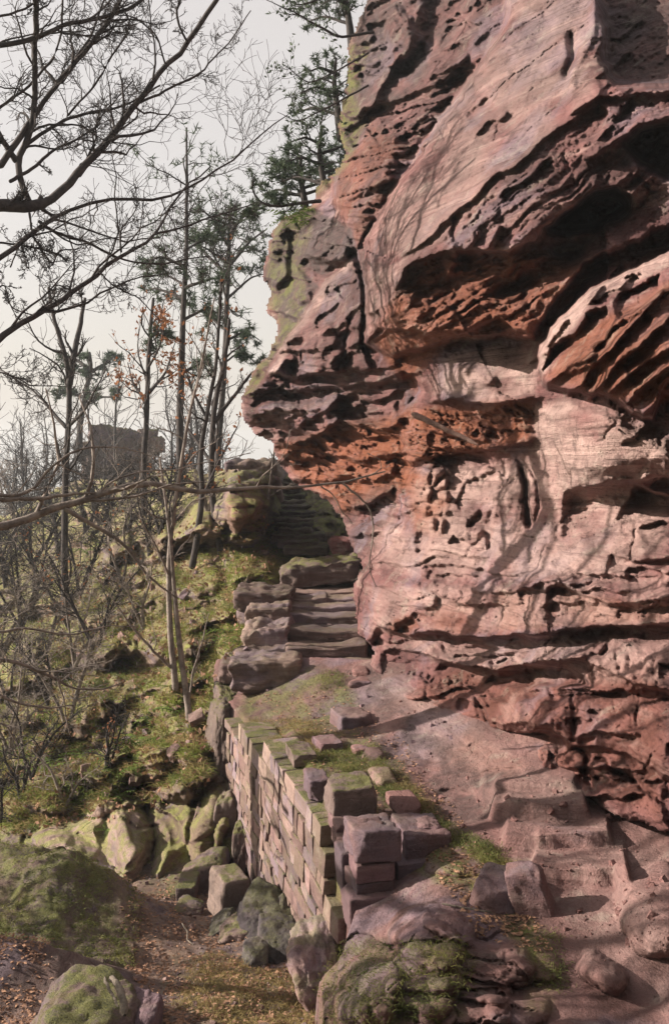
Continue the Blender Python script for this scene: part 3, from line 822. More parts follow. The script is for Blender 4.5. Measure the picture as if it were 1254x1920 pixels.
C.paint(2, [(493,520),(560,495),(600,530),(570,585),(520,660),(480,715),(455,745),(482,690),(516,640),(522,600)], 0.95, 8)
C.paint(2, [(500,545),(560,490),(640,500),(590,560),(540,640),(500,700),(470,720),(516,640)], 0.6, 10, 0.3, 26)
C.paint(2, [(560,1000),(640,930),(700,960),(690,1090),(660,1120)], 0.3, 20, 0.4, 30)  # gap under the prow, its shade painted into the stone colour
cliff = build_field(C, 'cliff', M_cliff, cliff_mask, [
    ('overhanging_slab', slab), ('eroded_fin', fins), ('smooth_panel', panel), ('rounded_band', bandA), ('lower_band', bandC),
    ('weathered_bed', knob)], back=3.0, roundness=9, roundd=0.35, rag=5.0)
tag(cliff, 'towering red sandstone cliff with overhangs, eroded fins and pale smooth hollows', kind='structure')

# the cliff goes on past the right edge of the photograph, towards and beside the viewer
E_x = np.arange(1472, 3300, 9.0); E_y = C.y[::4]
EX, EY = np.meshgrid(E_x, np.concatenate([E_y, np.arange(E_y[-1]+10, 3000, 12.0)]))
d_last = np.interp(EY[:, 0], C.y, C.D[:, -4])
t_ = np.clip((EX-1472)/1500, 0, 1)**0.8
ED = d_last[:, None]*(1-t_)+2.7*t_+0.02
ED = ED-smooth(0, 0.1, t_)*ED/9*(0.5*fbm(EX/260, EY/160, EX*0+1, 4)+0.25*fbm(EX/120, EY/40, EX*0+5, 4, True))
EV = np.stack([(EX-CX)/F*ED, ED, (HZ-EY)/F*ED], -1)
hh_, ww_ = EX.shape
ei = np.arange(hh_*ww_).reshape(hh_, ww_)
eq = np.stack([ei[:-1, :-1], ei[1:, :-1], ei[1:, 1:], ei[:-1, 1:]], -1).reshape(-1, 4)
EM = np.zeros((hh_*ww_, 4)); EM[:, 0] = 0.3; EM[:, 1] = 0.2
tag(mesh_np('cliff_flank', EV.reshape(-1, 3), eq, M_cliff, M=EM), kind='structure')

# ------------------------------------------------------------------ ground
def zfine(f, amps):
    """world-space relief for ground seen at a shallow angle: raise and lower along z"""
    V = f.points()
    x, y, z = V[..., 0], V[..., 1], V[..., 2]
    for size, amp, oc, rd in amps:
        V[..., 2] += amp*fbm(x/size, y/size, z*0.3/size, oc, rd)
    return V


def grid_mesh(f, V, name, mat, keep=None, parent=None):
    f.V = V; f.N = norms(V)
    H, W = f.D.shape
    idx = np.arange(H*W).reshape(H, W)
    q = np.stack([idx[:-1, :-1], idx[1:, :-1], idx[1:, 1:], idx[:-1, 1:]], -1)
    if keep is not None:
        q = q[keep[:-1, :-1] & keep[1:, :-1] & keep[1:, 1:] & keep[:-1, 1:]]
    q = q.reshape(-1, 4)
    used, inv = np.unique(q.ravel(), return_inverse=True)
    return mesh_np(name, V.reshape(-1, 3)[used], inv.reshape(-1, 4), mat, parent, M=f.M.reshape(-1, 4)[used])


# rock path and terrace on the right
Ld = Field(400, 1560, 1225, 2300, 2.9, [
 (400,1290,11.4),(500,1290,11.0),(600,1262,10.7),(700,1262,10.4),(640,1310,9.9),(470,1340,10.5),(540,1350,9.7),(620,1370,9.0),(720,1330,9.3),(800,1365,8.4),(900,1378,7.9),(1000,1410,7.2),
 (450,1372,9.9),(500,1400,8.9),(548,1425,7.9),(600,1440,7.6),(700,1440,7.6),(620,1500,6.75),(650,1560,6.3),(760,1540,6.6),(800,1600,5.9),(860,1520,6.7),(700,1650,5.9),(640,1700,5.6),
 (950,1480,6.75),(1000,1500,6.5),(1100,1510,6.3),(1170,1540,6.1),(1254,1580,5.7),(1480,1650,5.0),
 (950,1570,5.95),(1050,1580,5.9),(1170,1600,5.7),(900,1640,5.45),(1000,1650,5.4),(1120,1650,5.35),(1254,1700,4.8),
 (850,1700,5.1),(950,1740,4.95),(1050,1730,4.95),(1150,1760,4.7),(1254,1800,4.4),(1480,1850,3.9),
 (680,1760,5.15),(640,1830,5.1),(620,1920,4.9),(760,1740,5.05),(800,1800,4.7),(860,1870,4.4),(760,1920,4.3),(700,1860,4.6),(950,1830,4.5),(1000,1920,4.0),(1060,1850,4.35),(1150,1900,4.1),(1254,1920,3.95),
 (600,2100,4.6),(800,2100,3.8),(1000,2100,3.4),(1254,2100,3.3),(1480,2100,3.2),(620,2300,4.4),(900,2300,3.2),(1254,2300,2.9),(1480,2300,2.9)], warp=5, seed=2)
# carved steps: the riser falls plumb below the tread's front edge
for pts, rise in (([(700,1392),(780,1400),(860,1418)], 9), ([(740,1360),(830,1372),(880,1392)], 7), ([(800,1462),(860,1474),(905,1480)], 10), ([(880,1440),(940,1446),(990,1440)], 7)):
    b = Ld.box(pts, 90)
    d, side, foot, L = seg_dist(Ld.X[b], Ld.Y[b], pts, False)
    k = smooth(0, 34, foot)*smooth(0, 34, L-foot)
    t = np.maximum(-d*side-3*fbm(Ld.X[b]/14, Ld.Y[b]/10, Ld.X[b]*0+6, 3), 0)
    slope = Ld.D[b]/(Ld.Y[b]-HZ)
    Ld.D[b] += k*slope*0.8*np.where(t < rise, t, np.maximum(rise*(1-(t-rise)/34), 0))
# rounded boulders standing out of the rock in front
def dome(f, cx, cy, rx, ry, h, rot=0.0, p=2.0):
    a = math.radians(rot)
    b = f.box([(cx-max(rx, ry)*1.1, cy-max(rx, ry)*1.1), (cx+max(rx, ry)*1.1, cy+max(rx, ry)*1.1)], 10)
    X, Y = f.X[b]-cx, f.Y[b]-cy
    u, v = (X*math.cos(a)+Y*math.sin(a))/rx, (-X*math.sin(a)+Y*math.cos(a))/ry
    r = (np.abs(u)**p+np.abs(v)**p)**(1/p)
    f.D[b] -= h*np.sqrt(np.clip(1-r*r, 0, 1))
for a in ((800,1760,75,46,0.26,35),(845,1735,60,24,0.18,25),(905,1800,95,36,0.22,12),(880,1850,80,26,0.18,8),(790,1840,70,60,0.24,20),(870,1900,90,34,0.2,-8),
          (690,1860,60,70,0.3,10),(1130,1825,56,30,0.26,35),(1225,1710,70,90,0.28,-20),(990,1800,60,26,0.10,20),(740,1920,70,50,0.2,0),
          (860,1610,70,34,0.12,0),(640,1930,50,80,0.25,0),(1080,1930,60,22,0.10,0),(970,1890,60,30,0.12,0)):
    dome(Ld, *a[:6], p=3.2)
m_ = Ld.weight([(600,1745),(760,1735),(960,1750),(1010,1830),(1000,2100),(560,2100)], 20)
f1, f2, idc = worley(Ld.X/95+0.4*fbm(Ld.X/40, Ld.Y/40, Ld.X*0+3, 2), Ld.Y/52, 15)
Ld.D += m_*(0.06*smooth(0.10, 0.0, f2-f1)-0.10*((idc & 31)/31.0-0.5))*0.6
Ld.D -= m_*0.035*fbm(Ld.X/50, Ld.Y/26, Ld.X*0+8, 4)
Ld.poly([(560,1830),(585,1790),(625,1750),(640,1770),(610,1860),(600,1960),(560,1960)], -0.5, 20)
Ld.paint(3, [(440,1345),(640,1330),(700,1390),(760,1430),(800,1500),(850,1560),(930,1590),(960,1640),(1000,1720),(1010,1830),(900,1700),(820,1660),(720,1600),(600,1560),(540,1430)], 0.9, 16, 0.35, 30)
Ld.paint(3, [(600,1780),(700,1760),(860,1750),(900,1800),(860,1840),(900,2000),(560,2000)], 0.5, 20, 0.2, 44)
Ld.paint(3, [(990,1740),(1050,1760),(1040,1900),(980,1900)], 0.4, 16, 0.4, 30)
Ld.paint(2, [(640,1750),(900,1740),(1000,1800),(1010,2000),(600,2000)], 0.6, 30, 0.5, 40)
Ld.paint(0, [(700,1240),(830,1300),(980,1400),(1110,1520),(1254,1620),(1254,1900),(1100,1820),(1000,1640),(900,1500),(760,1400),(680,1300)], 0.35, 40, 0.4, 60)
Ld.paint(1, [(780,1360),(900,1380),(1000,1440),(950,1480),(850,1440)], 0.3, 20)
Ld.paint(2, [(400,1225),(720,1225),(800,1340),(960,1460),(900,1600),(1000,1760),(900,1720),(640,1560),(430,1350)], 0.75, 40, 0.35, 46)
Ld.paint(2, None, 0.3, 10, 0.2, 40)
Ld.paint(3, [(440,1240),(640,1250),(680,1330),(640,1380),(440,1360)], 0.7, 20, 0.3, 26)
w_terr = Ld.weight([(400,1225),(680,1240),(760,1330),(860,1470),(900,1620),(640,1580),(430,1350)], 30)
w_rough = Ld.weight([(600,1740),(950,1720),(1010,1830),(1000,2000),(560,2000)], 25)
V = zfine(Ld, [(1.1, 0.05, 3, False), (0.32, 0.016, 4, False), (0.1, 0.003, 3, True)])
nn = norms(V)
V = V + nn*(0.03*w_terr*fbm(V[..., 0]*4, V[..., 1]*4, V[..., 2]*4+7, 4))[..., None]
V = V + nn*(0.016*w_rough*fbm(V[..., 0]*6, V[..., 1]*6, V[..., 2]*6, 4))[..., None]
for pts, h in (([(895,1500),(960,1503),(1062,1497),(1085,1500)], 0.055), ([(912,1540),(960,1546),(1040,1550),(1108,1546)], 0.10), ([(935,1592),(1010,1600),(1090,1598),(1152,1592)], 0.08), ([(985,1660),(1040,1669),(1120,1668),(1186,1660)], 0.085)):
    d_, side_, foot_, L_s = seg_dist(Ld.GX, Ld.GY+2.2*fbm(Ld.GX/34, Ld.GY/34, Ld.GX*0+5, 3), pts, False)
    sd_ = d_*side_
    V[..., 2] += h*smooth(-1.5, 2.5, sd_)*np.exp(-(np.maximum(sd_, 0)/58)**2)*smooth(0, 14, foot_)*smooth(0, 14, L_s-foot_)
# the terrace ends where the wall and the outcrop's left side begin
edge = [(400,1225),(400,1300),(448,1352),(468,1372),(514,1402),(560,1428),(590,1474),(622,1520),(655,1570),(662,1690),(632,1790),(590,1840),(600,1900),(612,2000),(620,2310),(1590,2310),(1590,1225)]
sdl = poly_sdf(Ld.GX, Ld.GY, edge)
V[..., 2] -= 0.9*smooth(10, -24, sdl)+1.2*smooth(-14, -40, sdl)
ledge = grid_mesh(Ld, V, 'rock_path', M_ledge, sdl > -42)
tag(ledge, kind='structure')

# hillside on the left
Hl = Field(-160, 720, 880, 1720, 2.8, [
 (-160,1720,10.5),(-160,1450,15),(-160,1300,20),(-160,1150,28),(-160,1000,40),(-60,1620,11.5),(-60,1450,14.5),(-60,1300,19),(-60,1150,27),(-60,1050,34),(0,960,40),(80,1640,10.8),(80,1540,11.6),(80,1350,16.5),(80,1200,21),(80,1080,28),(80,1000,34),(110,930,38),
 (230,1655,9.9),(230,1560,10.8),(230,1450,12.2),(230,1300,14.6),(230,1150,18),(230,1050,22),(230,980,26),(230,930,32),
 (350,1640,9.6),(350,1500,10.6),(350,1380,11.6),(350,1250,13),(350,1100,16),(350,1000,19),(350,920,22),(350,880,24),
 (450,1640,9.6),(450,1500,10.4),(440,1380,10.9),(440,1290,12),(440,1120,14.2),(440,1000,17),(440,900,20.0),(440,870,21),
 (540,1350,11.4),(540,1290,12),(540,1180,14),(540,1080,15.5),(540,980,18.2),(540,900,21.5),(620,1300,11.6),(620,1180,14.5),(640,1080,16),(640,980,17.5),(640,900,20),(700,1100,15),(700,900,20),(700,1250,13)], warp=6, seed=3)
for a in ((395,1540,34,90,0.6,12),(430,1580,26,80,0.45,14),(455,1600,20,60,0.3,0),(330,1440,70,60,0.6,0),(250,1420,60,50,0.6,0),
          (420,1300,60,50,0.6,0),(470,1200,60,60,0.8,0),(440,1240,50,40,0.5,0),(400,960,60,70,1.0,0),(460,930,70,70,1.4,0),(340,980,60,60,1.2,0),(300,930,50,50,1.4,0),(260,1000,60,60,1.6,0),(190,1000,60,70,2.0,0),(390,1380,50,40,0.4,0),
          (150,1330,70,60,1.0,0),(60,1380,60,60,1.2,0),(50,1240,80,60,1.6,0),(180,1200,80,50,1.4,0),(320,1200,70,40,0.8,0),(360,1080,60,40,0.8,0),(290,1310,60,40,0.6,0),(460,1120,60,40,0.6,-25),(90,1480,60,50,0.8,0),(180,1480,50,50,0.6,0)):
    dome(Hl, *a[:6], p=2.2)
Hl.poly([(425,870),(500,868),(520,900),(500,1000),(480,1030),(430,1020),(420,930)], 1.2, 12)
Hl.strata([(400,860),(520,860),(510,1020),(400,1040)], 4, 20, 0.12, 14, 5)
Hl.lip([(425,965),(450,975),(470,965),(490,940)], 0.5, 24, 0.6, 24, 10)
Hl.lip([(330,1005),(380,1010),(420,1000)], 0.5, 24, 0.6, 24, 10)
Hl.lip([(230,1510),(270,1500),(330,1540),(350,1590)], 0.3, 30, 0.4, 24, 10)
Hl.lip([(60,1580),(110,1600),(170,1640)], 0.3, 30, 0.4, 20, 10)
rl = np.random.default_rng(78)
for n_ in range(95):
    x, y = rl.uniform(-120, 520), rl.uniform(960, 1500)
    a_ = math.radians(rl.normal(22 if x > 200 else 8, 12)); L2 = rl.uniform(40, 120)
    pts = [(x+math.cos(a_)*L2*t+rl.normal()*4, y-math.sin(a_)*L2*t+rl.normal()*5) for t in np.linspace(-0.5, 0.5, 6)]
    s_ = rl.uniform(0.4, 1.2)*Hl.at0(x, y)/13
    Hl.lip(pts, 0.30*s_, rl.uniform(14, 30), 0.42*s_, rl.uniform(10, 20), 16, 2)
# the bedrock face at the foot of the slope: broad tilted planes with clefts between them
foot = [(60,1540),(180,1480),(240,1470),(330,1530),(420,1480),(480,1500),(480,1670),(60,1670)]
for pg, h in (([(60,1560),(120,1545),(245,1650),(235,1680),(60,1660)], 0.45), ([(196,1520),(232,1486),(262,1500),(300,1560),(262,1660),(215,1690)], 0.55), ([(262,1500),(320,1530),(352,1600),(310,1660),(270,1660),(295,1570)], 0.35),
              ([(150,1480),(200,1470),(215,1540),(190,1600),(140,1560)], 0.3), ([(300,1440),(360,1430),(375,1520),(350,1590),(320,1530)], 0.35)):
    Hl.poly(pg, h, 34)
Hl.crack([(262,1500),(292,1560),(272,1650)], 0.25, 5); Hl.crack([(225,1530),(262,1560),(300,1545)], 0.15, 4); Hl.crack([(110,1590),(180,1620),(210,1670)], 0.2, 5)
footw = 1-0.75*Hl.weight(foot, 20)
Dkeep = Hl.D.copy()
Hl.bumps(70, 0.30, 4, seed=1); Hl.bumps(30, 0.10, 4, seed=2); Hl.bumps(12, 0.04, 3, seed=4)
Hl.strata([(-200,1480),(60,1520),(190,1480),(340,1540),(470,1480),(480,1660),(-200,1740)], -32, 30, 0.04, 20, 4)
Hl.D = Dkeep+(Hl.D-Dkeep)*footw
f1, f2, idc = worley(Hl.X/62, Hl.Y/50, 5)
Hl.D += footw*(0.05*smooth(0.16, 0.0, f2-f1) - 0.14*((idc & 31)/31.0-0.5))*Hl.D/12
f1, f2, idc = worley(Hl.X/24, Hl.Y/20, 9)
Hl.D -= footw*0.05*((idc & 31)/31.0-0.5)*Hl.D/12
Hl.paint(3, None, 0.45, 10, 0.4, 40)
Hl.paint(3, [(300,1250),(450,1020),(560,960),(560,1080),(460,1160),(420,1300),(440,1390),(380,1400),(300,1480),(240,1440)], 0.9, 20, 0.5, 30)
Hl.paint(3, [(360,1440),(400,1440),(470,1500),(450,1540),(400,1620),(360,1610)], 0.9, 10, 0.4, 24)
Hl.paint(0, [(190,1500),(240,1480),(320,1560),(300,1650),(200,1680),(60,1640),(60,1540)], 0.7, 16, 0.4, 30)
Hl.paint(0, [(150,1380),(220,1380),(230,1430),(170,1440)], 0.6, 14)
Hl.paint(3, [(190,1500),(240,1480),(320,1560),(300,1650),(200,1680),(60,1640),(60,1540)], 0.8, 16, 0, 30, 'cut')
Hl.paint(3, [(400,900),(500,900),(500,1000),(330,1060),(330,960)], 0.5, 16, 0, 30, 'cut')
Hl.paint(1, [(420,920),(490,900),(490,1000),(430,1000)], 0.4, 16)
Hl.paint(2, [(480,900),(720,880),(720,1100),(560,1080),(500,1000)], 0.75, 20)  # shade of the rock behind the upper steps, painted dark
Hl.paint(3, [(480,900),(720,880),(720,1100),(560,1080),(500,1000)], 0.6, 20)
Hl.paint(2, [(-160,1400),(60,1400),(100,1560),(60,1640),(-160,1720)], 0.5, 40)
V = Hl.points(); nn = norms(V)
V = V + nn*(0.04*fbm(V[..., 0]*3, V[..., 1]*3, V[..., 2]*3, 4, False))[..., None]
hm = [(-200,1760),(-200,1000),(-100,985),(20,960),(90,925),(160,900),(230,890),(262,905),(300,868),(340,872),(380,885),(425,868),(500,868),(520,890),(545,880),(760,860),(760,1760)]
hill = grid_mesh(Hl, V, 'hillside', M_hill, poly_sdf(Hl.X, Hl.Y, hm) > 0)
tag(hill, kind='structure')

# lower path with mossy mound
Gp = Field(-200, 700, 1590, 2400, 2.8, [
 (-200,1590,11.5),(-100,1600,11.2),(0,1600,11.0),(60,1620,10.6),(200,1650,9.9),(330,1640,9.6),(460,1645,9.5),(600,1640,9.3),(700,1640,9.2),
 (100,1700,8.5),(250,1720,8.3),(350,1700,8.5),(460,1720,8.0),(560,1740,7.6),(600,1800,6.9),(700,1800,6.8),
 (-200,1750,7.6),(0,1750,7.6),(60,1830,6.4),(300,1800,7.0),(400,1800,7.0),(500,1820,6.75),(600,1860,6.3),
 (-200,1900,5.8),(0,1900,5.8),(200,1900,5.7),(350,1900,5.7),(500,1900,5.8),(620,1920,5.7),(700,1900,5.8),
 (-200,2150,4.1),(100,2150,4.0),(350,2150,4.0),(640,2150,4.2),(-200,2400,3.1),(100,2400,3.1),(350,2400,3.1),(640,2400,3.2)], warp=6, seed=4)
V = zfine(Gp, [(1.5, 0.09, 3, False), (0.4, 0.06, 4, False), (0.12, 0.025, 3, False)])
GX, GY = Gp.GX, Gp.GY
def zdome(V, cx, cy, d, rx, ry, h, rot=0.0, p=2.0):
    c = P(cx, cy, d); a = math.radians(rot)
    X, Y = V[..., 0]-c[0], V[..., 1]-c[1]
    u, v = (X*math.cos(a)+Y*math.sin(a))/rx, (-X*math.sin(a)+Y*math.cos(a))/ry
    r = (np.abs(u)**p+np.abs(v)**p)**(1/p)
    V[..., 2] += h*smooth(1, 0, r)
zdome(V, 60, 1720, 8.2, 1.7, 1.2, 0.40, -20, 2.4)
mb = (poly_sdf(Gp.X, Gp.Y, [(-200,1590),(60,1610),(200,1665),(262,1740),(255,1820),(60,1800),(-200,1830)]) > 0)
V[..., 2] += smooth(0, 1, mb*1.0)*(0.05*fbm(V[..., 0]*5, V[..., 1]*5, V[..., 2]*0, 4)+0.05*fbm(V[..., 0]*1.8, V[..., 1]*1.8, V[..., 2]*0+4, 3, True))
zdome(V, 150, 1730, 8.0, 0.9, 0.6, 0.16, -30)
zdome(V, -30, 1850, 6.2, 1.3, 0.7, 0.30, 0)
zdome(V, 0, 1660, 9.8, 1.4, 1.0, 0.35, 0)
Gp.bumps(9, 0.0, 2)
Gp.paint(3, [(-200,1590),(60,1610),(200,1665),(262,1740),(255,1820),(60,1800),(-200,1830)], 0.95, 22, 0.45, 50)
Gp.paint(3, [(240,1640),(350,1630),(370,1700),(280,1690)], 0.9, 16, 0.4, 30)
Gp.paint(3, [(320,1790),(460,1800),(600,1850),(640,1960),(400,1990),(300,1850)], 0.5, 30, 0.25, 26)
Gp.paint(0, [(60,1640),(400,1650),(560,1760),(600,1900),(640,1960),(300,1960),(200,1740)], 0.45, 40, 0.2, 14)
ground = grid_mesh(Gp, V, 'lower_path', M_soil)
tag(ground, kind='structure')

# the wide ground around and below, out to the horizon, in one sheet
nr, na = 90, 160
rr = np.concatenate([np.linspace(0.0, 20, 40), 20*np.power(1200/20, np.linspace(0.02, 1, nr-40))])
th = np.linspace(0, 2*np.pi, na, endpoint=False)
RR, TH = np.meshgrid(rr, th, indexing='ij')
gx, gy = RR*np.sin(TH), RR*np.cos(TH)
gz = -1.75-0.24*np.clip(gy, 0, 9) - 0.4
gz -= 1.6*smooth(-0.5, 4.0, gy)*smooth(0.5, -1.0, gx)
gz -= 14*smooth(9, 60, RR)*smooth(8, -12, gx) + 30*smooth(50, 200, RR)
gz += 9*smooth(260, 700, RR)*(0.7+0.6*fbm(gx/160, gy/160, gx*0+3, 3)) + 1.2*smooth(15, 60, RR)*fbm(gx/14, gy/14, gx*0, 3)
gz += smooth(3, 9, gx)*smooth(60, 20, RR)*6
gv = np.stack([gx, gy, gz], -1)
idx = np.arange(nr*na).reshape(nr, na)
q = np.stack([idx[:-1], np.roll(idx, -1, 1)[:-1], np.roll(idx, -1, 1)[1:], idx[1:]], -1).reshape(-1, 4)
wide = mesh_np('ground', gv.reshape(-1, 3), q, M_hill, M=np.tile([0, 0, 0.2, 0.5], (nr*na, 1)))
tag(wide, kind='structure')

# ------------------------------------------------------------------ stones
def cube_sphere(n):
    """unit directions over the six faces of a cube, with quads; shared corners merged"""
    t = np.linspace(-1, 1, n+1)
    vs, fs = [], []
    for ax in range(3):
        for s in (-1, 1):
            A, B = np.meshgrid(t, t, indexing='ij')
            v = np.zeros((n+1, n+1, 3)); v[..., ax] = s; v[..., (ax+1) % 3] = A; v[..., (ax+2) % 3] = B
            off = len(vs)*(n+1)**2
            idx = off+np.arange((n+1)**2).reshape(n+1, n+1)
            q = np.stack([idx[:-1, :-1], idx[1:, :-1], idx[1:, 1:], idx[:-1, 1:]], -1).reshape(-1, 4)
            fs.append(q if s > 0 else q[:, ::-1]); vs.append(v.reshape(-1, 3))
    V = np.concatenate(vs); Fq = np.concatenate(fs)
    key = np.round(V*1000).astype(int)
    u, first, inv = np.unique(key, axis=0, return_index=True, return_inverse=True)
    return V[first], inv.ravel()[Fq]


_CS = {n: cube_sphere(n) for n in (2, 3, 8, 14, 16, 22, 30)}


def block_mesh(dims, seed, n=8, rnd=0.12, rough=0.02, lumps=0.04, chips=2, skew=0.06):
    """a squared stone: flat faces, worn and chipped arrises, none of them quite square"""
    r = np.random.default_rng(seed)
    U, Fq = _CS[n]
    # pull the grid lines towards the arrises so they can be rounded
    V = np.sign(U)*(1-(1-np.abs(U))**1.35) if n > 3 else np.sign(U)*np.where(np.abs(U) > 0.9, 1, 0.86)
    dims = np.array(dims, float)
    V = V*dims/2
    m = dims.min()
    core = dims/2-rnd*m
    inner = np.clip(V, -core, core)
    dv = V-inner; L = np.linalg.norm(dv, axis=1)+1e-9
    V = inner+dv/L[:, None]*np.minimum(L, rnd*m)[:, None]
    for _ in range(chips):
        c = np.sign(r.uniform(-1, 1, 3))*dims/2
        nrm = c/dims*np.array([1, 1, 1])*r.uniform(0.4, 1.6, 3); nrm /= np.linalg.norm(nrm)
        lim = (c*nrm).sum()-m*r.uniform(0.08, 0.32)
        ex = (V*nrm).sum(1)-lim
        V = V-np.maximum(ex, 0)[:, None]*nrm
    s = r.uniform(-skew, skew, 6)
    X = V.copy()
    V[:, 0] += s[0]*X[:, 1]+s[1]*X[:, 2]; V[:, 1] += s[2]*X[:, 0]+s[3]*X[:, 2]; V[:, 2] += s[4]*X[:, 0]+s[5]*X[:, 1]
    o = seed*3.17
    N = V/(dims/2); N = np.sign(N)*np.abs(N)**5; N /= np.linalg.norm(N, axis=1)[:, None]+1e-9
    h = lumps*m*1.6*fbm(V[:, 0]/m*1.4+o, V[:, 1]/m*1.4, V[:, 2]/m*1.4, 2)+rough*m*2*fbm(V[:, 0]/m*6+o, V[:, 1]/m*6, V[:, 2]/m*6, 3)
    return V+N*h[:, None], Fq


def rock_verts(dims, seed, n=14, facets=9, sharp=9.0, rough=0.05):
    """a broken boulder: rounded facets on an uneven body"""
    r = np.random.default_rng(seed)
    U, Fq = _CS[n]
    D = U/np.linalg.norm(U, axis=1)[:, None]
    nr_ = r.normal(size=(facets, 3)); nr_ /= np.linalg.norm(nr_, axis=1)[:, None]
    nr_ = np.vstack([nr_, np.eye(3), -np.eye(3)])
    off = r.uniform(0.72, 1.0, len(nr_))
    g = np.maximum(D@nr_.T, 0)/off
    R = 1/(g**sharp).sum(1)**(1/sharp)
    o = seed*1.93
    R = R*(1+rough*2*fbm(D[:, 0]*1.5+o, D[:, 1]*1.5, D[:, 2]*1.5, 4)+rough*0.6*fbm(D[:, 0]*7+o, D[:, 1]*7, D[:, 2]*7, 2, True))
    R = R+rough*0.9*fbm(D[:, 0]*3.4+o, D[:, 1]*3.4+3, D[:, 2]*3.4, 4)-rough*0.5*np.abs(fbm(D[:, 0]*2.2+o, D[:, 1]*2.2+8, D[:, 2]*2.2, 3))*2
    ly = D[:, 2]*5+D[:, 0]*1.3+0.8*fbm(D[:, 0]*1.2+o, D[:, 1]*1.2, D[:, 2]*1.2, 2)
    R = R+rough*0.5*(_perm[(np.floor(ly).astype(np.int64)+seed*3) & 255]/255.0-0.5)
    return D*R[:, None]*np.array(dims)/2, Fq


def rotm(rx=0, ry=0, rz=0):
    rx, ry, rz = (math.radians(a) for a in (rx, ry, rz))
    X = np.array([[1, 0, 0], [0, math.cos(rx), -math.sin(rx)], [0, math.sin(rx), math.cos(rx)]])
    Y = np.array([[math.cos(ry), 0, math.sin(ry)], [0, 1, 0], [-math.sin(ry), 0, math.cos(ry)]])
    Z = np.array([[math.cos(rz), -math.sin(rz), 0], [math.sin(rz), math.cos(rz), 0], [0, 0, 1]])
    return Z@Y@X


def px_block(name, x0, x1, y0, y1, d, deep, mat, seed, rz=14, tilt=(0, 0), parent=None, kind='block', grow=1.0, **kw):
    """a stone whose front fills x0..x1, y0..y1 of the photograph at depth d"""
    dc = d+deep*0.5 if kind == 'rock' else d
    w, h = (x1-x0)/F*dc*grow, (y1-y0)/F*dc*grow
    c = P((x0+x1)/2, (y0+y1)/2, dc)
    if kind == 'block':
        V, Fq = block_mesh((w, deep, h), seed, **kw)
    else:
        kw.pop('rnd', 0); kw.pop('lumps', 0); kw.pop('chips', 0)
        V, Fq = rock_verts((w, deep, h), seed, **kw)
    V = V@rotm(tilt[0], tilt[1], rz).T
    base = np.array([c[0], c[1]+(0 if kind == 'rock' else deep*0.5), c[2]])
    o = mesh_np(name, V, Fq, mat, parent)
    o.location = tuple(base)
    return o


# --- the stairs ---
stairs = empty('stone_stairs', P(610, 1225, 11.6))
inv_s = np.array(stairs.location)
def step_part(par, x0, x1, y, d, rise_px, run, seed, mat, side=0.25, n=14, lumps=0.10):
    a, b = P(x0, y, d), P(x1, y, d)
    w, h = b[0]-a[0], rise_px/F*d*1.25
    V, Fq = block_mesh((w, run, h), seed, n=n, rnd=0.10, lumps=lumps, rough=0.05, chips=1, skew=0.03)
    # worn hollow in the middle of the tread
    V[:, 2] -= 0.16*h*np.exp(-(V[:, 0]/(w*0.28))**2)*(V[:, 2] > 0)
    o = mesh_np('step', V, Fq, mat, par)
    o.location = tuple(np.array([(a[0]+b[0])/2, d+run/2, a[2]-h/2])-np.array(par.location))
    return o
M_pathstep = rock_mat('path_step_sandstone', base=(0.25, 0.15, 0.15), base2=(0.14, 0.085, 0.085), obj=True, use_mk=False, band=0.25, bump=0.7, lichen=0.25)
M_shademoss = rock_mat('shade_darkened_moss_rock', base=(0.13, 0.10, 0.09), base2=(0.07, 0.055, 0.05), obj=True, use_mk=False, up=0.8, up_lo=0.2, up_hi=0.9, band=0.1, bump=0.8, scale=1.3, lichen=0.15, moss=(0.07, 0.085, 0.03), moss2=(0.03, 0.04, 0.018))  # mossy rock darkened to hold the shade over the upper steps
M_step = rock_mat('stair_sandstone', base=(0.20, 0.145, 0.125), base2=(0.105, 0.075, 0.068), obj=True, use_mk=False, up=0.35, up_lo=0.75, up_hi=1.15, band=0.3, bump=0.6, scale=1.5, lichen=0.3,
                  moss=(0.09, 0.09, 0.035))
k = 0
for (x0, x1, y, d, rp, run) in ((486,708,1247,10.95,22,1.1),(535,690,1212,11.4,20,1.1),(540,690,1178,11.85,19,1.0),(538,684,1153,12.3,15,1.0),(536,676,1136,12.7,11,1.0),(532,612,1121,13.1,11,0.9),(606,676,1120,13.15,10,0.9),(520,680,1106,13.6,10,1.3)):
    k += 1
    step_part(stairs, x0, x1, y, d, rp+8, run, 300+k, M_step)
tag(stairs, 'worn flight of broad stone steps climbing between rock and cliff', 'stairs')
up = empty('rock_cut_stairs', P(560, 1010, 16.2))
ys = [1024, 1013, 1002, 992, 982, 971, 959, 948, 937, 926, 915, 905, 895]
for i, y in enumerate(ys):
    t = i/(len(ys)-1)
    d = 15.9+5.0*t
    xl, xr = 528-22*t+4*math.sin(i*2.1), 606-42*t+5*math.sin(i*1.3)
    step_part(up, xl+rng.uniform(-14, 12), xr+rng.uniform(-18, 12), y+rng.uniform(-2, 2), d, 12, 0.8, 340+i, M_shademoss, n=14, lumps=0.3)
tag(up, 'narrow upper flight of mossy steps in shade below the summit rocks', 'stairs')

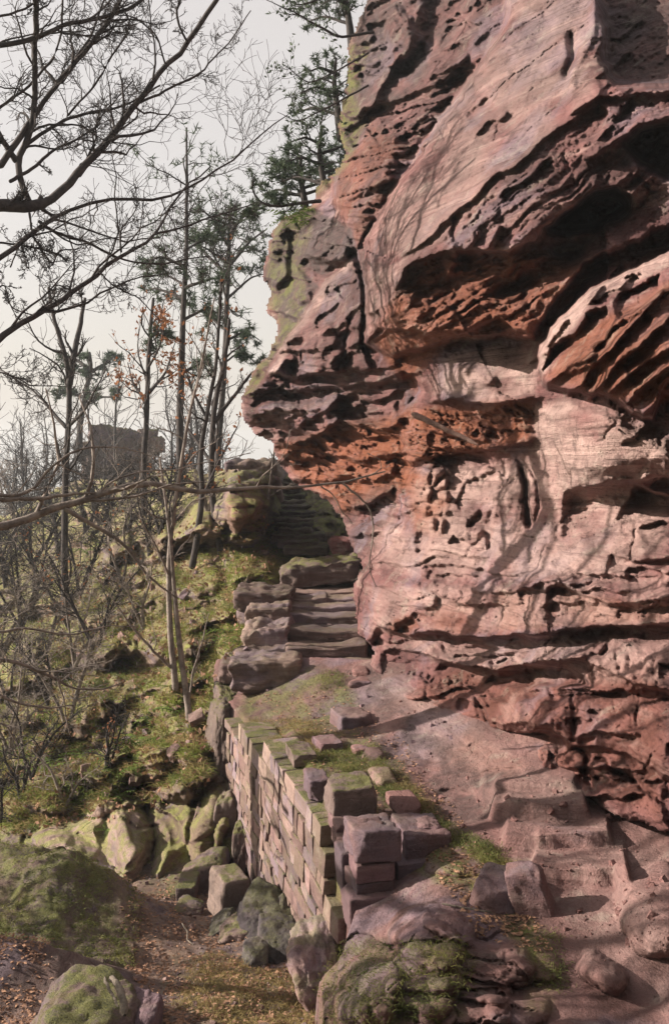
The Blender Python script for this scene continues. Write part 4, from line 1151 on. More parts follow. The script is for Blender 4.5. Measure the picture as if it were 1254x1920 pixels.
# rocks round the stairs, each of them a thing
def boulder(name, x0, x1, y0, y1, d, deep, seed, label, cat='boulder', mat=None, rz=0, tilt=(0, 0), kind='rock', group=None, **kw):
    if kind == 'rock':
        kw.setdefault('n', 14)
    o = px_block(name, x0, x1, y0, y1, d, deep, mat or M_mossblock, seed, rz=rz, tilt=tilt, kind=kind, **kw)
    tag(o, label, cat, group)
    return o
boulder('boulder', 430,560,1240,1296,10.9,1.0,21,'broad overhanging slab carrying the lowest stair, mossy at its left end', 'rock slab', M_step, kind='block', n=22, rnd=0.16, lumps=0.2, rough=0.06, chips=4)
boulder('boulder', 440,545,1112,1146,12.7,0.9,22,'uppermost pale block of the stair cheek on the left', 'rock', M_step, kind='block', n=22, rnd=0.12, lumps=0.16, rough=0.06, chips=4)
boulder('boulder', 462,542,1140,1178,12.2,0.9,23,'dark fronted middle block of the stair cheek', 'rock', M_step, kind='block', n=22, rnd=0.12, lumps=0.16, rough=0.06, chips=4)
boulder('boulder', 458,542,1172,1232,11.7,1.0,24,'tall squared rock at the foot of the stair cheek', 'rock', M_step, kind='block', n=22, rnd=0.12, lumps=0.16, rough=0.06, chips=4)
boulder('boulder', 408,466,1218,1282,11.2,0.9,25,'grey rounded rock left of the lowest stair above a dark hollow', 'rock', M_step, n=14)
boulder('boulder', 440,500,1118,1180,12.6,0.8,26,'mossy rounded rock beside the stair cheek', 'rock', M_mossblock, n=14)
boulder('boulder', 528,690,1058,1104,13.9,1.3,27,'big dark tilted slab lying across the top of the stairs', 'rock slab', M_mossblock, kind='block', tilt=(0, -5), n=22, rnd=0.16, lumps=0.22, rough=0.07, chips=4)
boulder('boulder', 600,690,1098,1112,14.3,0.6,28,'thin flat stone wedged under the dark tilted slab', 'stone', M_step, kind='block')
boulder('boulder', 612,700,1000,1062,15.4,1.0,29,'rugged brown rock lit by the sun in the dark gap', 'rock', M_cliff, n=14, rough=0.12)
boulder('boulder', 655,698,1248,1272,10.35,0.35,30,'small round topped knob of rock by the foot of the stairs', 'rock', M_ledge, n=14)
boulder('boulder', 650,700,1270,1296,10.0,0.4,31,'low worn rock lump below the knob at the stair foot', 'rock', M_ledge, n=14)
boulder('boulder', 520,640,880,960,22.0,2.0,32,'shaded mossy crag above the narrow upper steps', 'crag', M_shademoss, n=22, rough=0.1)
boulder('boulder', 590,680,925,1010,18.5,1.6,33,'dark crag between the upper steps and the cliff', 'crag', M_shademoss, n=22, rough=0.1)
boulder('boulder', 425,522,866,905,19.5,3.5,34,'flat layered capping slab of the summit outcrop', 'rock slab', M_step, kind='block', n=22, rnd=0.16, lumps=0.22, rough=0.07, chips=4)
boulder('boulder', 430,518,900,952,19.0,3.5,35,'squared rock bed below the capping slab of the summit outcrop', 'rock', M_step, kind='block', n=22, rnd=0.25, lumps=0.16)
boulder('boulder', 425,492,945,1010,17.6,2.5,36,'reddish rock face with a hollow, lit beside the upper steps', 'rock', M_cliff, n=22, rough=0.12)
boulder('boulder', 355,425,930,1010,20.0,1.4,37,'tan rock hump left of the summit outcrop behind thin trunks', 'rock', M_hill, n=22, rough=0.1)

# --- the retaining wall ---
wall = empty('stone_wall', P(640, 1680, 6.2))
w0 = np.array([(640-CX)/F*6.2, 6.2]); w1 = np.array([(438-CX)/F*10.2, 10.2])
wd = (w1-w0); WL = np.linalg.norm(wd); wd /= WL
wn_ = np.array([-wd[1], wd[0]])
if wn_[0] > 0:
    wn_ = -wn_
ang = math.degrees(math.atan2(wd[1], wd[0]))
def top_z(s):
    d = w0[1]+wd[1]*s
    for lim, py, dd in ((6.45, 1590, 6.3), (6.75, 1528, 6.6), (7.25, 1480, 7.0), (7.7, 1436, 7.6)):
        if d < lim:
            return (HZ-py)/F*dd
    t = (d-7.7)/(10.2-7.7)
    return (1-t)*(HZ-1424)/F*7.8+t*(HZ-1356)/F*10.15
def bot_z(s):
    d = w0[1]+wd[1]*s
    return np.interp(d, [6.2, 6.75, 7.35, 8.2, 9.4, 10.2], [-2.95, -3.30, -3.50, -3.72, -3.78, -3.8])
stone_meshes = []
for i in range(14):
    V, Fq = block_mesh((1.0, 1.0, 1.0), 500+i, n=3, rnd=0.05, lumps=0.05, rough=0.02, chips=0, skew=0.04)
    me_o = mesh_np('stone', V, Fq, M_wall, smooth_shade=False); stone_meshes.append(me_o.data); bpy.data.objects.remove(me_o)
coping_meshes = []
for m_ in stone_meshes[:5]:
    m2 = m_.copy(); m2.materials.clear(); m2.materials.append(M_coping); coping_meshes.append(m2)
z = -4.0; row = 0; nst = 0
while z < -2.1:
    hh = rng.uniform(0.085, 0.19); s = -0.02+rng.uniform(-0.2, 0)
    while s < WL:
        ln = rng.choice([rng.uniform(0.10, 0.2), rng.uniform(0.2, 0.45)])
        mid = s+ln/2
        if s > -0.1 and z+hh*0.6 < top_z(max(mid, 0)) and z > bot_z(max(mid, 0))-0.05:
            o = bpy.data.objects.new('stone', stone_meshes[int(rng.integers(14))])
            col.objects.link(o); o.parent = wall
            pr = rng.uniform(-0.008, 0.008)
            c = w0+wd*mid+wn_*(0.03+pr-0.13)
            jx = 0.007
            o.location = tuple(np.array([c[0], c[1], z+hh/2])-np.array(wall.location))
            hx = min(hh, max(top_z(max(mid, 0))-z, 0.08))
            if z+hh*1.5 >= top_z(max(mid, 0)):
                o.data = coping_meshes[int(rng.integers(5))]
            o.scale = (ln-jx, 0.30, (hh-0.006)*rng.choice([1, 1, 1, 0.93]))
            o.rotation_euler = (math.radians(rng.uniform(-1.2, 1.2)), math.radians(rng.uniform(-2.5, 2.5)), math.radians(ang+rng.uniform(-1.0, 1.0)))
            nst += 1
        s += ln
    z += hh; row += 1
print('wall stones', nst)
tag(wall, 'ruined dry retaining wall of pink squared stones with a stepped top', 'wall')
# core behind the stones so no light shows through the joints
cv = []
for s in np.linspace(-0.0, WL+0.3, 24):
    for zz in (-4.3, top_z(min(max(s, 0), WL))-0.10):
        c = w0+wd*s-wn_*0.06
        cv.append([c[0], c[1], zz])
cv = np.array(cv)
cb = cv.copy(); cb[:, :2] -= wn_*0.25
nv = len(cv); fc = []
for i in range(23):
    a, b, c_, d_ = 2*i, 2*i+2, 2*i+3, 2*i+1
    fc += [[a, b, c_, d_], [a+nv, d_+nv, c_+nv, b+nv], [d_, c_, c_+nv, d_+nv]]
core = mesh_np('rubble_core', np.vstack([cv, cb])-np.array(wall.location), np.array(fc), M_mossblock, wall, smooth_shade=False)
# bedrock foot that the wall stands on
px = boulder('bedrock', 452,560,1590,1700,8.9,2.2,41,'smooth pale bedrock foot under the far half of the wall', 'bedrock', M_wall, rz=12, n=22, facets=5, rough=0.05)
px = boulder('bedrock', 552,655,1742,1905,5.9,0.8,42,'smooth pale bedrock spur under the near end of the wall', 'bedrock', M_wall, rz=10, tilt=(0,-22), n=30, facets=5, rough=0.09)

# --- the pier: what is left of a doorway ---
pier = empty('stone_pier', P(700, 1752, 5.7))
def pier_part(x0, x1, y0, y1, d, deep, seed, rz=11, **kw):
    kw.setdefault('n', 16); kw.setdefault('rnd', 0.07); kw.setdefault('lumps', 0.04); kw.setdefault('rough', 0.02)
    o = px_block('block', x0, x1, y0, y1, d, deep, M_block, seed, rz=rz, parent=pier, **kw)
    o.location = tuple(np.array(o.location)-np.array(pier.location))
    return o
pier_part(646,778,1681,1752,5.55,0.34,61, chips=1)
pier_part(655,728,1655,1684,5.60,0.32,62)
pier_part(726,797,1655,1686,5.75,0.30,63)
pier_part(660,735,1621,1655,5.60,0.30,64)
pier_part(735,806,1619,1654,5.76,0.30,65)
pier_part(634,664,1600,1680,5.85,0.20,68, rnd=0.15)
tag(pier, 'squared stone blocks of a ruined doorway pier at the end of the wall', 'pier')
def loose(x0, x1, y0, y1, d, deep, seed, label, mat=M_block, rz=12, tilt=(0, 0), cat='stone block', **kw):
    kw.setdefault('n', 16); kw.setdefault('rnd', 0.08); kw.setdefault('lumps', 0.06); kw.setdefault('rough', 0.03); kw.setdefault('chips', 4)
    o = px_block('stone_block', x0, x1, y0, y1, d, deep, mat, seed, rz=rz, tilt=tilt, **kw)
    tag(o, label, cat)
    return o
loose(655,742,1560,1622,5.58,0.30,66,'large reddish block crowning the near left column of the pier', chips=2, rnd=0.08)
loose(664,716,1549,1570,5.66,0.14,69,'broken reddish lump on the top of the large pier block', rnd=0.3, lumps=0.2)
loose(748,836,1563,1622,5.85,0.34,67,'large grey block crowning the right column of the pier', chips=1)
loose(757,829,1536,1566,5.9,0.26,70,'rough pink cap stone lying on the right hand pier block', kind='rock', n=22, rough=0.10, rz=0, cat='stone')
loose(614,700,1480,1544,6.35,0.34,71,'dark block with bright moss on top, above and behind the pier', M_mossblock, rz=14)
loose(622,660,1544,1574,6.2,0.25,72,'small dark stone under the moss topped block', M_block)
loose(626,660,1572,1600,6.1,0.25,73,'lowest small dark stone beside the red pier block', M_block)
loose(574,612,1464,1504,6.9,0.30,74,'dark fronted corner block in a notch of the wall top', M_block)
loose(540,585,1414,1438,7.7,0.35,75,'mossy coping block at the step in the wall top', M_mossblock)
loose(628,690,1345,1392,8.9,0.4,76,'upright pale sided block on the terrace near the path', M_block, rz=20)
loose(592,634,1395,1420,8.2,0.3,77,'small dark block lying on the terrace grass', M_block)
loose(655,697,1395,1424,8.0,0.3,78,'light rounded stone above the grassy hollow', M_ledge, kind='rock', cat='stone')
loose(674,727,1406,1438,7.8,0.3,79,'reddish rounded stone at the right of the grassy hollow', M_block, kind='rock', cat='stone')
loose(486,532,1336,1360,10.3,0.4,80,'dark red stone at the far end of the terrace', M_block, kind='rock', cat='stone')
loose(540,562,1345,1362,9.9,0.3,81,'little grey stone next to the dark red terrace stone', M_block, kind='rock', cat='stone')
loose(592,625,1362,1388,9.2,0.35,82,'mossy pale stone left of the upright terrace block', M_mossblock, kind='rock', cat='stone')
loose(552,598,1330,1362,9.7,0.5,87,'yellow mossed rock on the terrace edge below the stairs', M_mossblock, kind='rock', cat='stone')
loose(686,742,1438,1468,7.2,0.4,83,'flat whitish stone sunk in the grass', M_wall, kind='rock', cat='stone')
loose(731,787,1494,1528,6.5,0.35,84,'flat topped pink grey rock behind the pier cap stone', M_ledge, kind='rock', cat='stone')
loose(900,985,1668,1748,5.05,0.30,85,'squat tilted red block on the path below the steps', M_block, rz=-24, tilt=(8, 6))
loose(966,1034,1634,1742,5.0,0.16,86,'tall red block leaning against its squat neighbour', M_block, rz=-18, tilt=(6, -19))

# --- rubble at the foot of the wall ---
R_ = [(352,432,1596,1676,8.9,0.6,91,'pale pointed boulder with moss on its shoulder',0,(0,-20),'rock',M_mossblock),
 (398,448,1655,1736,8.0,0.38,92,'upright squared stone with a pale lit side',25,(0,4),'block',M_mossblock),
 (440,552,1672,1776,7.2,0.75,93,'biggest dark boulder of the rubble heap',10,(0,18),'rock',M_shaderock),
 (496,572,1706,1772,7.1,0.55,94,'sloping dark slab leaning right off the biggest boulder',0,(0,38),'rock',M_shaderock),
 (384,446,1722,1748,7.6,0.4,95,'thin grey slab propped on the green stone',0,(0,-38),'rock',M_shaderock),
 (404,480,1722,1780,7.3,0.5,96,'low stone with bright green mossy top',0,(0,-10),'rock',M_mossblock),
 (476,556,1736,1814,6.8,0.55,97,'brown mossy boulder at the foot of the wall',10,(0,10),'rock',M_shaderock),
 (453,507,1766,1816,6.7,0.35,98,'small grey boulder in front of the brown mossy one',0,(0,0),'rock',M_shaderock),
 (329,364,1668,1694,8.5,0.4,99,'small mossy stone on the path, farther one',0,(0,0),'block',M_mossblock),
 (325,384,1690,1716,8.1,0.4,100,'small mossy stone on the path, nearer one',0,(0,0),'rock',M_mossblock),
 (40,300,1862,2080,4.9,0.9,101,'large moss covered boulder at the bottom left',0,(0,6),'rock',M_mossblock),
 (246,305,1868,1960,5.3,0.35,102,'pointed pinkish rock beside the driftwood',0,(0,0),'rock',M_block),
 (358,402,1500,1610,10.0,0.7,103,'tall leaning rock furred with yellow moss',0,(0,14),'rock',M_mossblock),
 (398,448,1480,1640,9.6,0.7,104,'tall pale ribbed rock beside the wall end',0,(0,10),'rock',M_mossblock),
 (436,474,1535,1650,9.2,0.5,105,'narrow mossy rock wedged against the wall end',0,(0,4),'rock',M_mossblock),
 (160,186,1670,1690,9.4,0.2,106,'small dark stone at the edge of the mossy bank',0,(0,0),'rock',M_block)]
for (x0, x1, y0, y1, d, dp, sd_, lab, rz, tl, kd, mt) in R_:
    kw = dict(kind=kd, n=30 if x1-x0 > 90 else 22)
    if kd == 'rock':
        kw.update(facets=7, sharp=16.0, rough=0.07)
    o = px_block('boulder' if kd == 'rock' else 'stone_block', x0, x1, y0, y1, d, dp, mt, sd_, rz=rz, tilt=tl, grow=1.05, **kw)
    tag(o, lab, 'boulder' if kd == 'rock' else 'stone')

_o = px_block('boulder', 384, 446, 1310, 1470, 10.5, 0.9, M_mossblock, 111, kind='rock', n=30, facets=7, sharp=14.0, rough=0.09, tilt=(0, 10))
tag(_o, 'yellow mossed rock at the outer corner where wall and slope meet', 'boulder')
_o = px_block('boulder', 398, 450, 1284, 1340, 10.9, 0.8, M_mossblock, 112, kind='rock', n=22, facets=7, sharp=14.0, rough=0.09)
tag(_o, 'mossy rock under the dark hollow below the broad stair slab', 'boulder')

# ruin on a crag in the valley haze
ruin = empty('castle_ruin', P(225, 985, 46))
def rp(x0, x1, y0, y1, d, deep, seed, nm, mat, **kw):
    o = px_block(nm, x0, x1, y0, y1, d, deep, mat, seed, rz=kw.pop('rz', 6), parent=ruin, **kw)
    o.location = tuple(np.array(o.location)-np.array(ruin.location))
    return o
rp(110,310,890,1030,45,3.5,201,'rock_base',M_mossblock,kind='rock',n=22,rough=0.14)
for k, (x0, x1, y0, y1, w_) in enumerate([(158,196,800,915,2.2),(190,226,804,915,2.3),(222,262,812,915,2.1),(256,284,806,850,2.2),(276,300,822,846,2.0),(150,170,830,915,2.1),(258,276,846,900,1.9)]):
    rp(x0,x1,y0,y1,46+0.06*k,w_,202+k,'wall',M_mossblock,n=22,rnd=0.10,lumps=0.22,rough=0.10,skew=0.05,chips=5)
tag(ruin, 'broken masonry tower on a crag seen through bare branches', 'ruin')

# ------------------------------------------------------------------ branches, trees, foliage
def tubes(P_, R_, sides=5):
    """P_ (T,N,3) centre lines, R_ (T,N) radii -> verts, quads"""
    T, N, _ = P_.shape
    tan = np.gradient(P_, axis=1); tan /= np.linalg.norm(tan, axis=-1)[..., None]+1e-9
    ref = np.where(np.abs(tan[..., 2:3]) < 0.9, np.array([0, 0, 1.0]), np.array([1.0, 0, 0]))
    u = np.cross(tan, ref); u /= np.linalg.norm(u, axis=-1)[..., None]+1e-9
    v = np.cross(tan, u)
    a = np.arange(sides)/sides*2*np.pi
    V = P_[:, :, None]+R_[:, :, None, None]*(u[:, :, None]*np.cos(a)[:, None]+v[:, :, None]*np.sin(a)[:, None])
    idx = np.arange(T*N*sides).reshape(T, N, sides)
    nx = np.roll(idx, -1, 2)
    q = np.stack([idx[:, :-1], nx[:, :-1], nx[:, 1:], idx[:, 1:]], -1).reshape(-1, 4)
    return V.reshape(-1, 3), q


class Geo:
    def __init__(s):
        s.V, s.F, s.n = [], [], 0
    def add(s, V, Fq):
        s.V.append(V); s.F.append(Fq+s.n); s.n += len(V)
    def build(s, name, mat, parent=None, **kw):
        if not s.V:
            return None
        fs = [f for f in s.F]
        by = {}
        for f in fs:
            by.setdefault(f.shape[1], []).append(f)
        return mesh_np(name, np.concatenate(s.V)-(np.array(parent.location) if parent is not None else 0), [np.concatenate(v) for v in by.values()], mat, parent, **kw)


def resample(pts, rad, N, wig, r):
    pts = np.array(pts, float); rad = np.array(rad, float)
    L = np.concatenate([[0], np.cumsum(np.linalg.norm(np.diff(pts, axis=0), axis=1))])
    t = np.linspace(0, L[-1], N)
    # smooth the corners a little
    out = np.stack([np.interp(t, L, pts[:, i]) for i in range(3)], 1)
    for _ in range(2):
        out[1:-1] = 0.25*out[:-2]+0.5*out[1:-1]+0.25*out[2:]
    if wig:
        k = r.normal(size=(N, 3)); k = np.cumsum(k, axis=0); k -= np.linspace(0, 1, N)[:, None]*k[-1]
        out = out+k*wig*L[-1]/N
    return out, np.interp(t, L, rad)


def capped(Pq, Rq):
    """round off both ends of a limb"""
    a, b = Pq[0]-Pq[1], Pq[-1]-Pq[-2]
    a /= np.linalg.norm(a)+1e-9; b /= np.linalg.norm(b)+1e-9
    Pn = np.vstack([Pq[0]+a*Rq[0]*0.9, Pq[0]+a*Rq[0]*0.6, Pq, Pq[-1]+b*Rq[-1]*0.6, Pq[-1]+b*Rq[-1]*0.9])
    Rn = np.concatenate([[0.0005, Rq[0]*0.75], Rq, [Rq[-1]*0.75, 0.0005]])
    return Pn[None], Rn[None]


def sprout(P_, R_, per, lmin, lmax, ang, N, r, t0=0.15, t1=1.0, up=0.15, wig=0.22, rk=0.55, tipr=0.25, flat=0.0, rmin=0.0015, sel=None):
    """side branches off every line of a batch"""
    T, M_, _ = P_.shape
    K = T*per
    ti = np.repeat(np.arange(T), per)
    s = (r.uniform(t0, t1, K))*(M_-1)
    i0 = np.clip(s.astype(int), 0, M_-2); f = (s-i0)[:, None]
    base = P_[ti, i0]*(1-f)+P_[ti, i0+1]*f
    rb = R_[ti, i0]*(1-f[:, 0])+R_[ti, i0+1]*f[:, 0]
    tan = P_[ti, i0+1]-P_[ti, i0]; tan /= np.linalg.norm(tan, axis=1)[:, None]+1e-9
    pv = r.normal(size=(K, 3)); pv[:, 1] *= (1-flat)
    pv -= (pv*tan).sum(1)[:, None]*tan; pv /= np.linalg.norm(pv, axis=1)[:, None]+1e-9
    a = np.radians(r.normal(ang, 13, K))[:, None]
    d = tan*np.cos(a)+pv*np.sin(a)
    plen = np.linalg.norm(np.diff(P_, axis=1), axis=2).sum(1)[ti]
    ln = plen*r.uniform(lmin, lmax, K)*(1.15-0.5*s/(M_-1))
    out = np.zeros((K, N, 3)); out[:, 0] = base
    cur = d
    for k in range(1, N):
        cur = cur+r.normal(size=(K, 3))*wig+np.array([0, 0, up])
        cur /= np.linalg.norm(cur, axis=1)[:, None]
        out[:, k] = out[:, k-1]+cur*(ln/(N-1))[:, None]
    r0 = np.maximum(rb*rk*r.uniform(0.7, 1.05, K), rmin)
    R2 = r0[:, None]*np.linspace(1, tipr, N)[None]
    return out, np.maximum(R2, rmin*0.7)


def quads_at(C_, size, r, asp=0.5, nrm=None, jitter=0.0):
    """one small leaf card per point, lying at random"""
    K = len(C_)
    a = r.normal(size=(K, 3)); a /= np.linalg.norm(a, axis=1)[:, None]
    b = r.normal(size=(K, 3)); b -= (a*b).sum(1)[:, None]*a; b /= np.linalg.norm(b, axis=1)[:, None]
    s = (size*r.uniform(0.6, 1.3, K))[:, None]
    C_ = C_+r.normal(size=(K, 3))*jitter
    fold = np.cross(a, b)*s*0.18
    V = np.stack([C_-a*s, C_-b*s*asp+fold, C_+a*s, C_+b*s*asp+fold], 1).reshape(-1, 3)
    return V, np.arange(K*4).reshape(K, 4)


def needles_at(C_, n, length, width, r, droop=0.0, spread=1.0):
    """a tuft of thin needles at every point"""
    K = len(C_)
    C2 = np.repeat(C_, n, axis=0)
    d = r.normal(size=(K*n, 3))*spread; d[:, 2] += 0.35
    d /= np.linalg.norm(d, axis=1)[:, None]
    w = r.normal(size=(K*n, 3)); w -= (w*d).sum(1)[:, None]*d; w /= np.linalg.norm(w, axis=1)[:, None]
    L = (length*r.uniform(0.6, 1.2, K*n))[:, None]
    tip = C2+d*L; tip[:, 2] -= droop*L[:, 0]
    V = np.stack([C2-w*width, C2+w*width, tip], 1).reshape(-1, 3)
    return V, np.arange(K*n*3).reshape(-1, 3)


def px_path(pts, d0, d1=None):
    """[(px, py)] -> points at depths running from d0 to d1"""
    d1 = d0 if d1 is None else d1
    n = len(pts)
    return [P(p[0], p[1], (p[2] if len(p) > 2 else d0+(d1-d0)*i/max(n-1, 1))) for i, p in enumerate(pts)]


def tree(name, label, cat, trunk, limbs, seed, mat, levels=((8, 0.25, 0.5, 45, 8), (6, 0.3, 0.55, 42, 6)), twig_mat=None, group=None, wig=0.05, up=0.1,
         foliage=None, trunk_t0=0.35, rmin=0.002, sprout_trunk=True, base=None, flat=0.0, swig=0.22):
    """trunk, limbs: [(points3d, r0, r1)]. Parts: trunk, branch (each traced one), twigs, foliage."""
    r = np.random.default_rng(seed)
    root = empty(name, base if base is not None else trunk[0][0][0])
    tag(root, label, cat, group)
    lines, rads = [], []
    for (pts, r0, r1) in trunk:
        n = len(pts)
        Pq, Rq = resample(pts, np.linspace(r0, r1, n), 22, wig*0.5, r)
        g = Geo(); V, Fq = tubes(*capped(Pq, Rq), 7); g.add(V, Fq)
        g.build('trunk', mat, root)
        if sprout_trunk:
            k = int(22*trunk_t0)
            Pk, Rk = resample(Pq[k:], Rq[k:], 22, 0, r)
            lines.append(Pk); rads.append(Rk)
    for (pts, r0, r1) in limbs:
        Pq, Rq = resample(pts, np.linspace(r0, r1, len(pts)), 22, wig, r)
        g = Geo(); V, Fq = tubes(*capped(Pq, Rq), 6); g.add(V, Fq)
        g.build('branch', mat, root)
        lines.append(Pq); rads.append(Rq)
    tips = []
    if lines and levels:
        A, B = np.array(lines), np.array(rads)
        g = Geo()
        for li, (per, l0, l1, an, N) in enumerate(levels):
            A, B = sprout(A, B, per, l0, l1, an, N, r, rmin=rmin, up=up, t0=0.12, flat=flat, wig=swig)
            V, Fq = tubes(A, B, 4 if li == 0 else 3); g.add(V, Fq)
            tips.append(A)
        o = g.build('twigs', twig_mat or mat, root)
        o['kind'] = 'stuff'
    if foliage is not None and tips:
        foliage(root, tips, r)
    return root


def leaf_foliage(mat, size, per, frac=1.0, name='leaves', jit=0.03, sel=None):
    def f(root, tips, r):
        A = tips[-1]
        C_ = A[:, A.shape[1]//2:].reshape(-1, 3)
        if sel is not None:
            C_ = C_[sel(C_)]
        C_ = C_[r.random(len(C_)) < frac]
        C_ = np.repeat(C_, per, axis=0)
        if len(C_) == 0:
            return
        V, q = quads_at(C_, size, r, jitter=jit)
        g = Geo(); g.add(V, q); o = g.build(name, mat, root, smooth_shade=False); o['kind'] = 'stuff'
    return f


def needle_foliage(mat, n, length, width, frac=1.0, spread=1.0):
    def f(root, tips, r):
        A = tips[-1]
        C_ = A[:, 1:].reshape(-1, 3)
        C_ = C_[r.random(len(C_)) < frac]
        V, q = needles_at(C_, n, length, width, r, spread=spread)
        g = Geo(); g.add(V, q); o = g.build('needles', mat, root, smooth_shade=False); o['kind'] = 'stuff'
    return f


# the big bare tree whose limbs reach in from the left
D0, D1 = 9.0, 11.5
L_ = [
 ([(-160,420),(0,385),(60,390),(78,383)], 0.085, 0.06),
 ([(78,383),(110,375),(150,330),(210,262),(262,190),(312,128),(362,70),(410,-5),(440,-50)], 0.058, 0.022),
 ([(60,390),(35,340),(30,300),(52,270),(62,200),(68,110),(64,0),(60,-60)], 0.042, 0.026),
 ([(52,270),(105,235),(160,215),(212,205),(262,185),(300,160)], 0.028, 0.008),
 ([(0,310),(40,250),(90,180),(140,120),(190,55),(215,20),(240,-30)], 0.040, 0.020),
 ([(-60,110),(0,92),(60,82),(130,45),(195,35),(260,8),(300,-30)], 0.036, 0.018),
 ([(-100,560),(0,490),(70,430),(110,388),(190,362),(290,372),(330,352),(400,322),(455,290),(510,240),(540,215)], 0.034, 0.006),
 ([(-80,690),(0,622),(60,592),(130,556),(185,508),(228,472),(262,450),(290,440),(312,395),(340,350),(395,312)], 0.040, 0.008),
 ([(290,440),(340,430),(400,408),(440,398),(480,380)], 0.018, 0.006),
 ([(75,415),(110,440),(170,450),(210,478),(240,492),(300,498),(390,480)], 0.022, 0.006),
 ([(60,595),(100,565),(105,532),(140,550)], 0.012, 0.006),
 ([(30,300),(5,262),(-40,180)], 0.040, 0.02),
 ([(130,215),(180,160),(205,110),(240,70),(248,40),(225,10)], 0.016, 0.008),
 ([(312,128),(295,70),(255,35),(210,25)], 0.014, 0.006),
 ([(352,78),(335,50),(330,20),(345,-20)], 0.018, 0.012),
 ([(262,190),(330,160),(380,135),(400,110),(430,75),(470,20)], 0.020, 0.006),
 ([(0,455),(50,462),(110,475),(125,490)], 0.014, 0.008),
 ([(20,500),(40,455),(55,510),(50,480)], 0.010, 0.005),
 ([(-30,560),(10,530),(20,575),(60,590)], 0.010, 0.006),
 ([(20,340),(60,320),(95,285),(140,265),(185,235)], 0.026, 0.010),
 ([(150,330),(175,290),(170,250),(190,215),(225,180),(250,150)], 0.016, 0.006),
 ([(88,180),(120,150),(150,100),(175,70),(200,-10)], 0.020, 0.010),
 ([(-40,230),(20,190),(60,160),(100,110),(120,60),(118,0)], 0.022, 0.010),
 ([(0,30),(40,20),(90,-10)], 0.016, 0.010),
 ([(185,508),(215,540),(260,560),(300,600)], 0.012, 0.005),
 ([(228,472),(225,430),(250,400),(262,380)], 0.012, 0.005),
 ([(-60,690),(20,700),(60,722),(140,725)], 0.010, 0.004),
 ([(55,400),(60,440),(100,500),(110,470),(160,465)], 0.016, 0.006),
]
depth_of = lambda p: D0+(D1-D0)*min(max((p[0]+60)/600, -0.2), 1.1)+0.5*math.sin(p[1]/150)
limbs = [([P(q[0], q[1], depth_of(q)) for q in p], a*0.8, b*1.0) for p, a, b in L_]
tree('bare_tree', 'large leafless tree whose crooked dark limbs fill the upper left sky', 'tree',
     [([P(-420,1700,9.0)+np.array([0,0,-0.5]), P(-380,1300,9.0), P(-330,900,9.0), P(-240,600,9.0), P(-160,420,depth_of((-160,420)))], 0.24, 0.10)], limbs, 71, M_bark,
     levels=((10, 0.14, 0.45, 42, 10), (8, 0.25, 0.55, 45, 7), (4, 0.3, 0.6, 42, 5)), wig=0.07, up=0.03, rmin=0.0034, sprout_trunk=False, flat=0.5)

# the bough that crosses the picture
B_ = [
 ([(-200,1010),(0,986),(60,968),(120,950),(190,925),(250,908),(300,905),(338,922),(372,935),(410,930),(445,910),(480,905),(520,912),(580,915),(640,905),(690,893),(722,884)], 0.034, 0.006),
 ([(640,905),(672,930),(692,950),(700,975),(698,1020),(690,1060),(705,1100)], 0.010, 0.004),
 ([(0,938),(80,936),(130,928),(180,925)], 0.018, 0.008),
 ([(-20,930),(60,925),(80,885),(130,850),(185,838),(250,845),(310,862)], 0.014, 0.004),
 ([(190,925),(215,900),(260,885),(330,880),(420,862),(470,850)], 0.009, 0.003),
 ([(125,955),(175,985),(225,1018),(240,1030),(265,1070),(300,1100),(330,1120)], 0.018, 0.006),
 ([(690,893),(715,880),(712,860),(690,850)], 0.005, 0.003),
 ([(600,910),(625,930),(640,960),(660,980)], 0.006, 0.003),
]
tree('overhanging_bough', 'long pale bough reaching across from the left to the cliff foot', 'branch',
     [], [([P(q[0], q[1], 6.6+1.7*(q[0]+200)/920) for q in p], a, b) for p, a, b in B_], 72, M_barkpale,
     levels=((5, 0.08, 0.28, 48, 8), (4, 0.25, 0.5, 45, 6), (2, 0.3, 0.6, 40, 4)), wig=0.08, up=0.0, rmin=0.0016, base=P(-200,1010,6.6), flat=0.3)

H_ = [([(-120,1210),(-20,1228),(40,1240),(95,1262),(120,1290),(190,1296),(225,1282)], 0.022, 0.005), ([(-100,1290),(-10,1302),(50,1322),(100,1330),(140,1322)], 0.018, 0.004), ([(108,1275),(122,1310),(124,1345),(132,1378)], 0.008, 0.004),
      ([(-100,1180),(0,1190),(60,1180),(130,1192),(200,1170),(260,1175)], 0.014, 0.004), ([(-60,1330),(10,1360),(35,1400),(30,1450)], 0.010, 0.004)]
tree('low_bough', 'bleached crooked bough entering low at the left edge above the ferns', 'branch', [], [([P(q[0], q[1], 7.6+1.2*(q[0]+120)/350) for q in p], a, b) for p, a, b in H_], 73, M_barkpale,
     levels=((6, 0.12, 0.4, 50, 8), (5, 0.25, 0.55, 45, 6), (2, 0.3, 0.6, 40, 4)), wig=0.09, up=0.0, rmin=0.0018, base=P(-120,1210,7.6), flat=0.3)

def simple(name, label, cat, tr, lm, d, seed, mat=None, **kw):
    tr = [(px_path(p, d), a, b) for p, a, b in tr]; lm = [(px_path(p, d, d+rz_), a, b) for p, a, b, rz_ in lm]
    return tree(name, label, cat, tr, lm, seed, mat or M_bark, **kw)

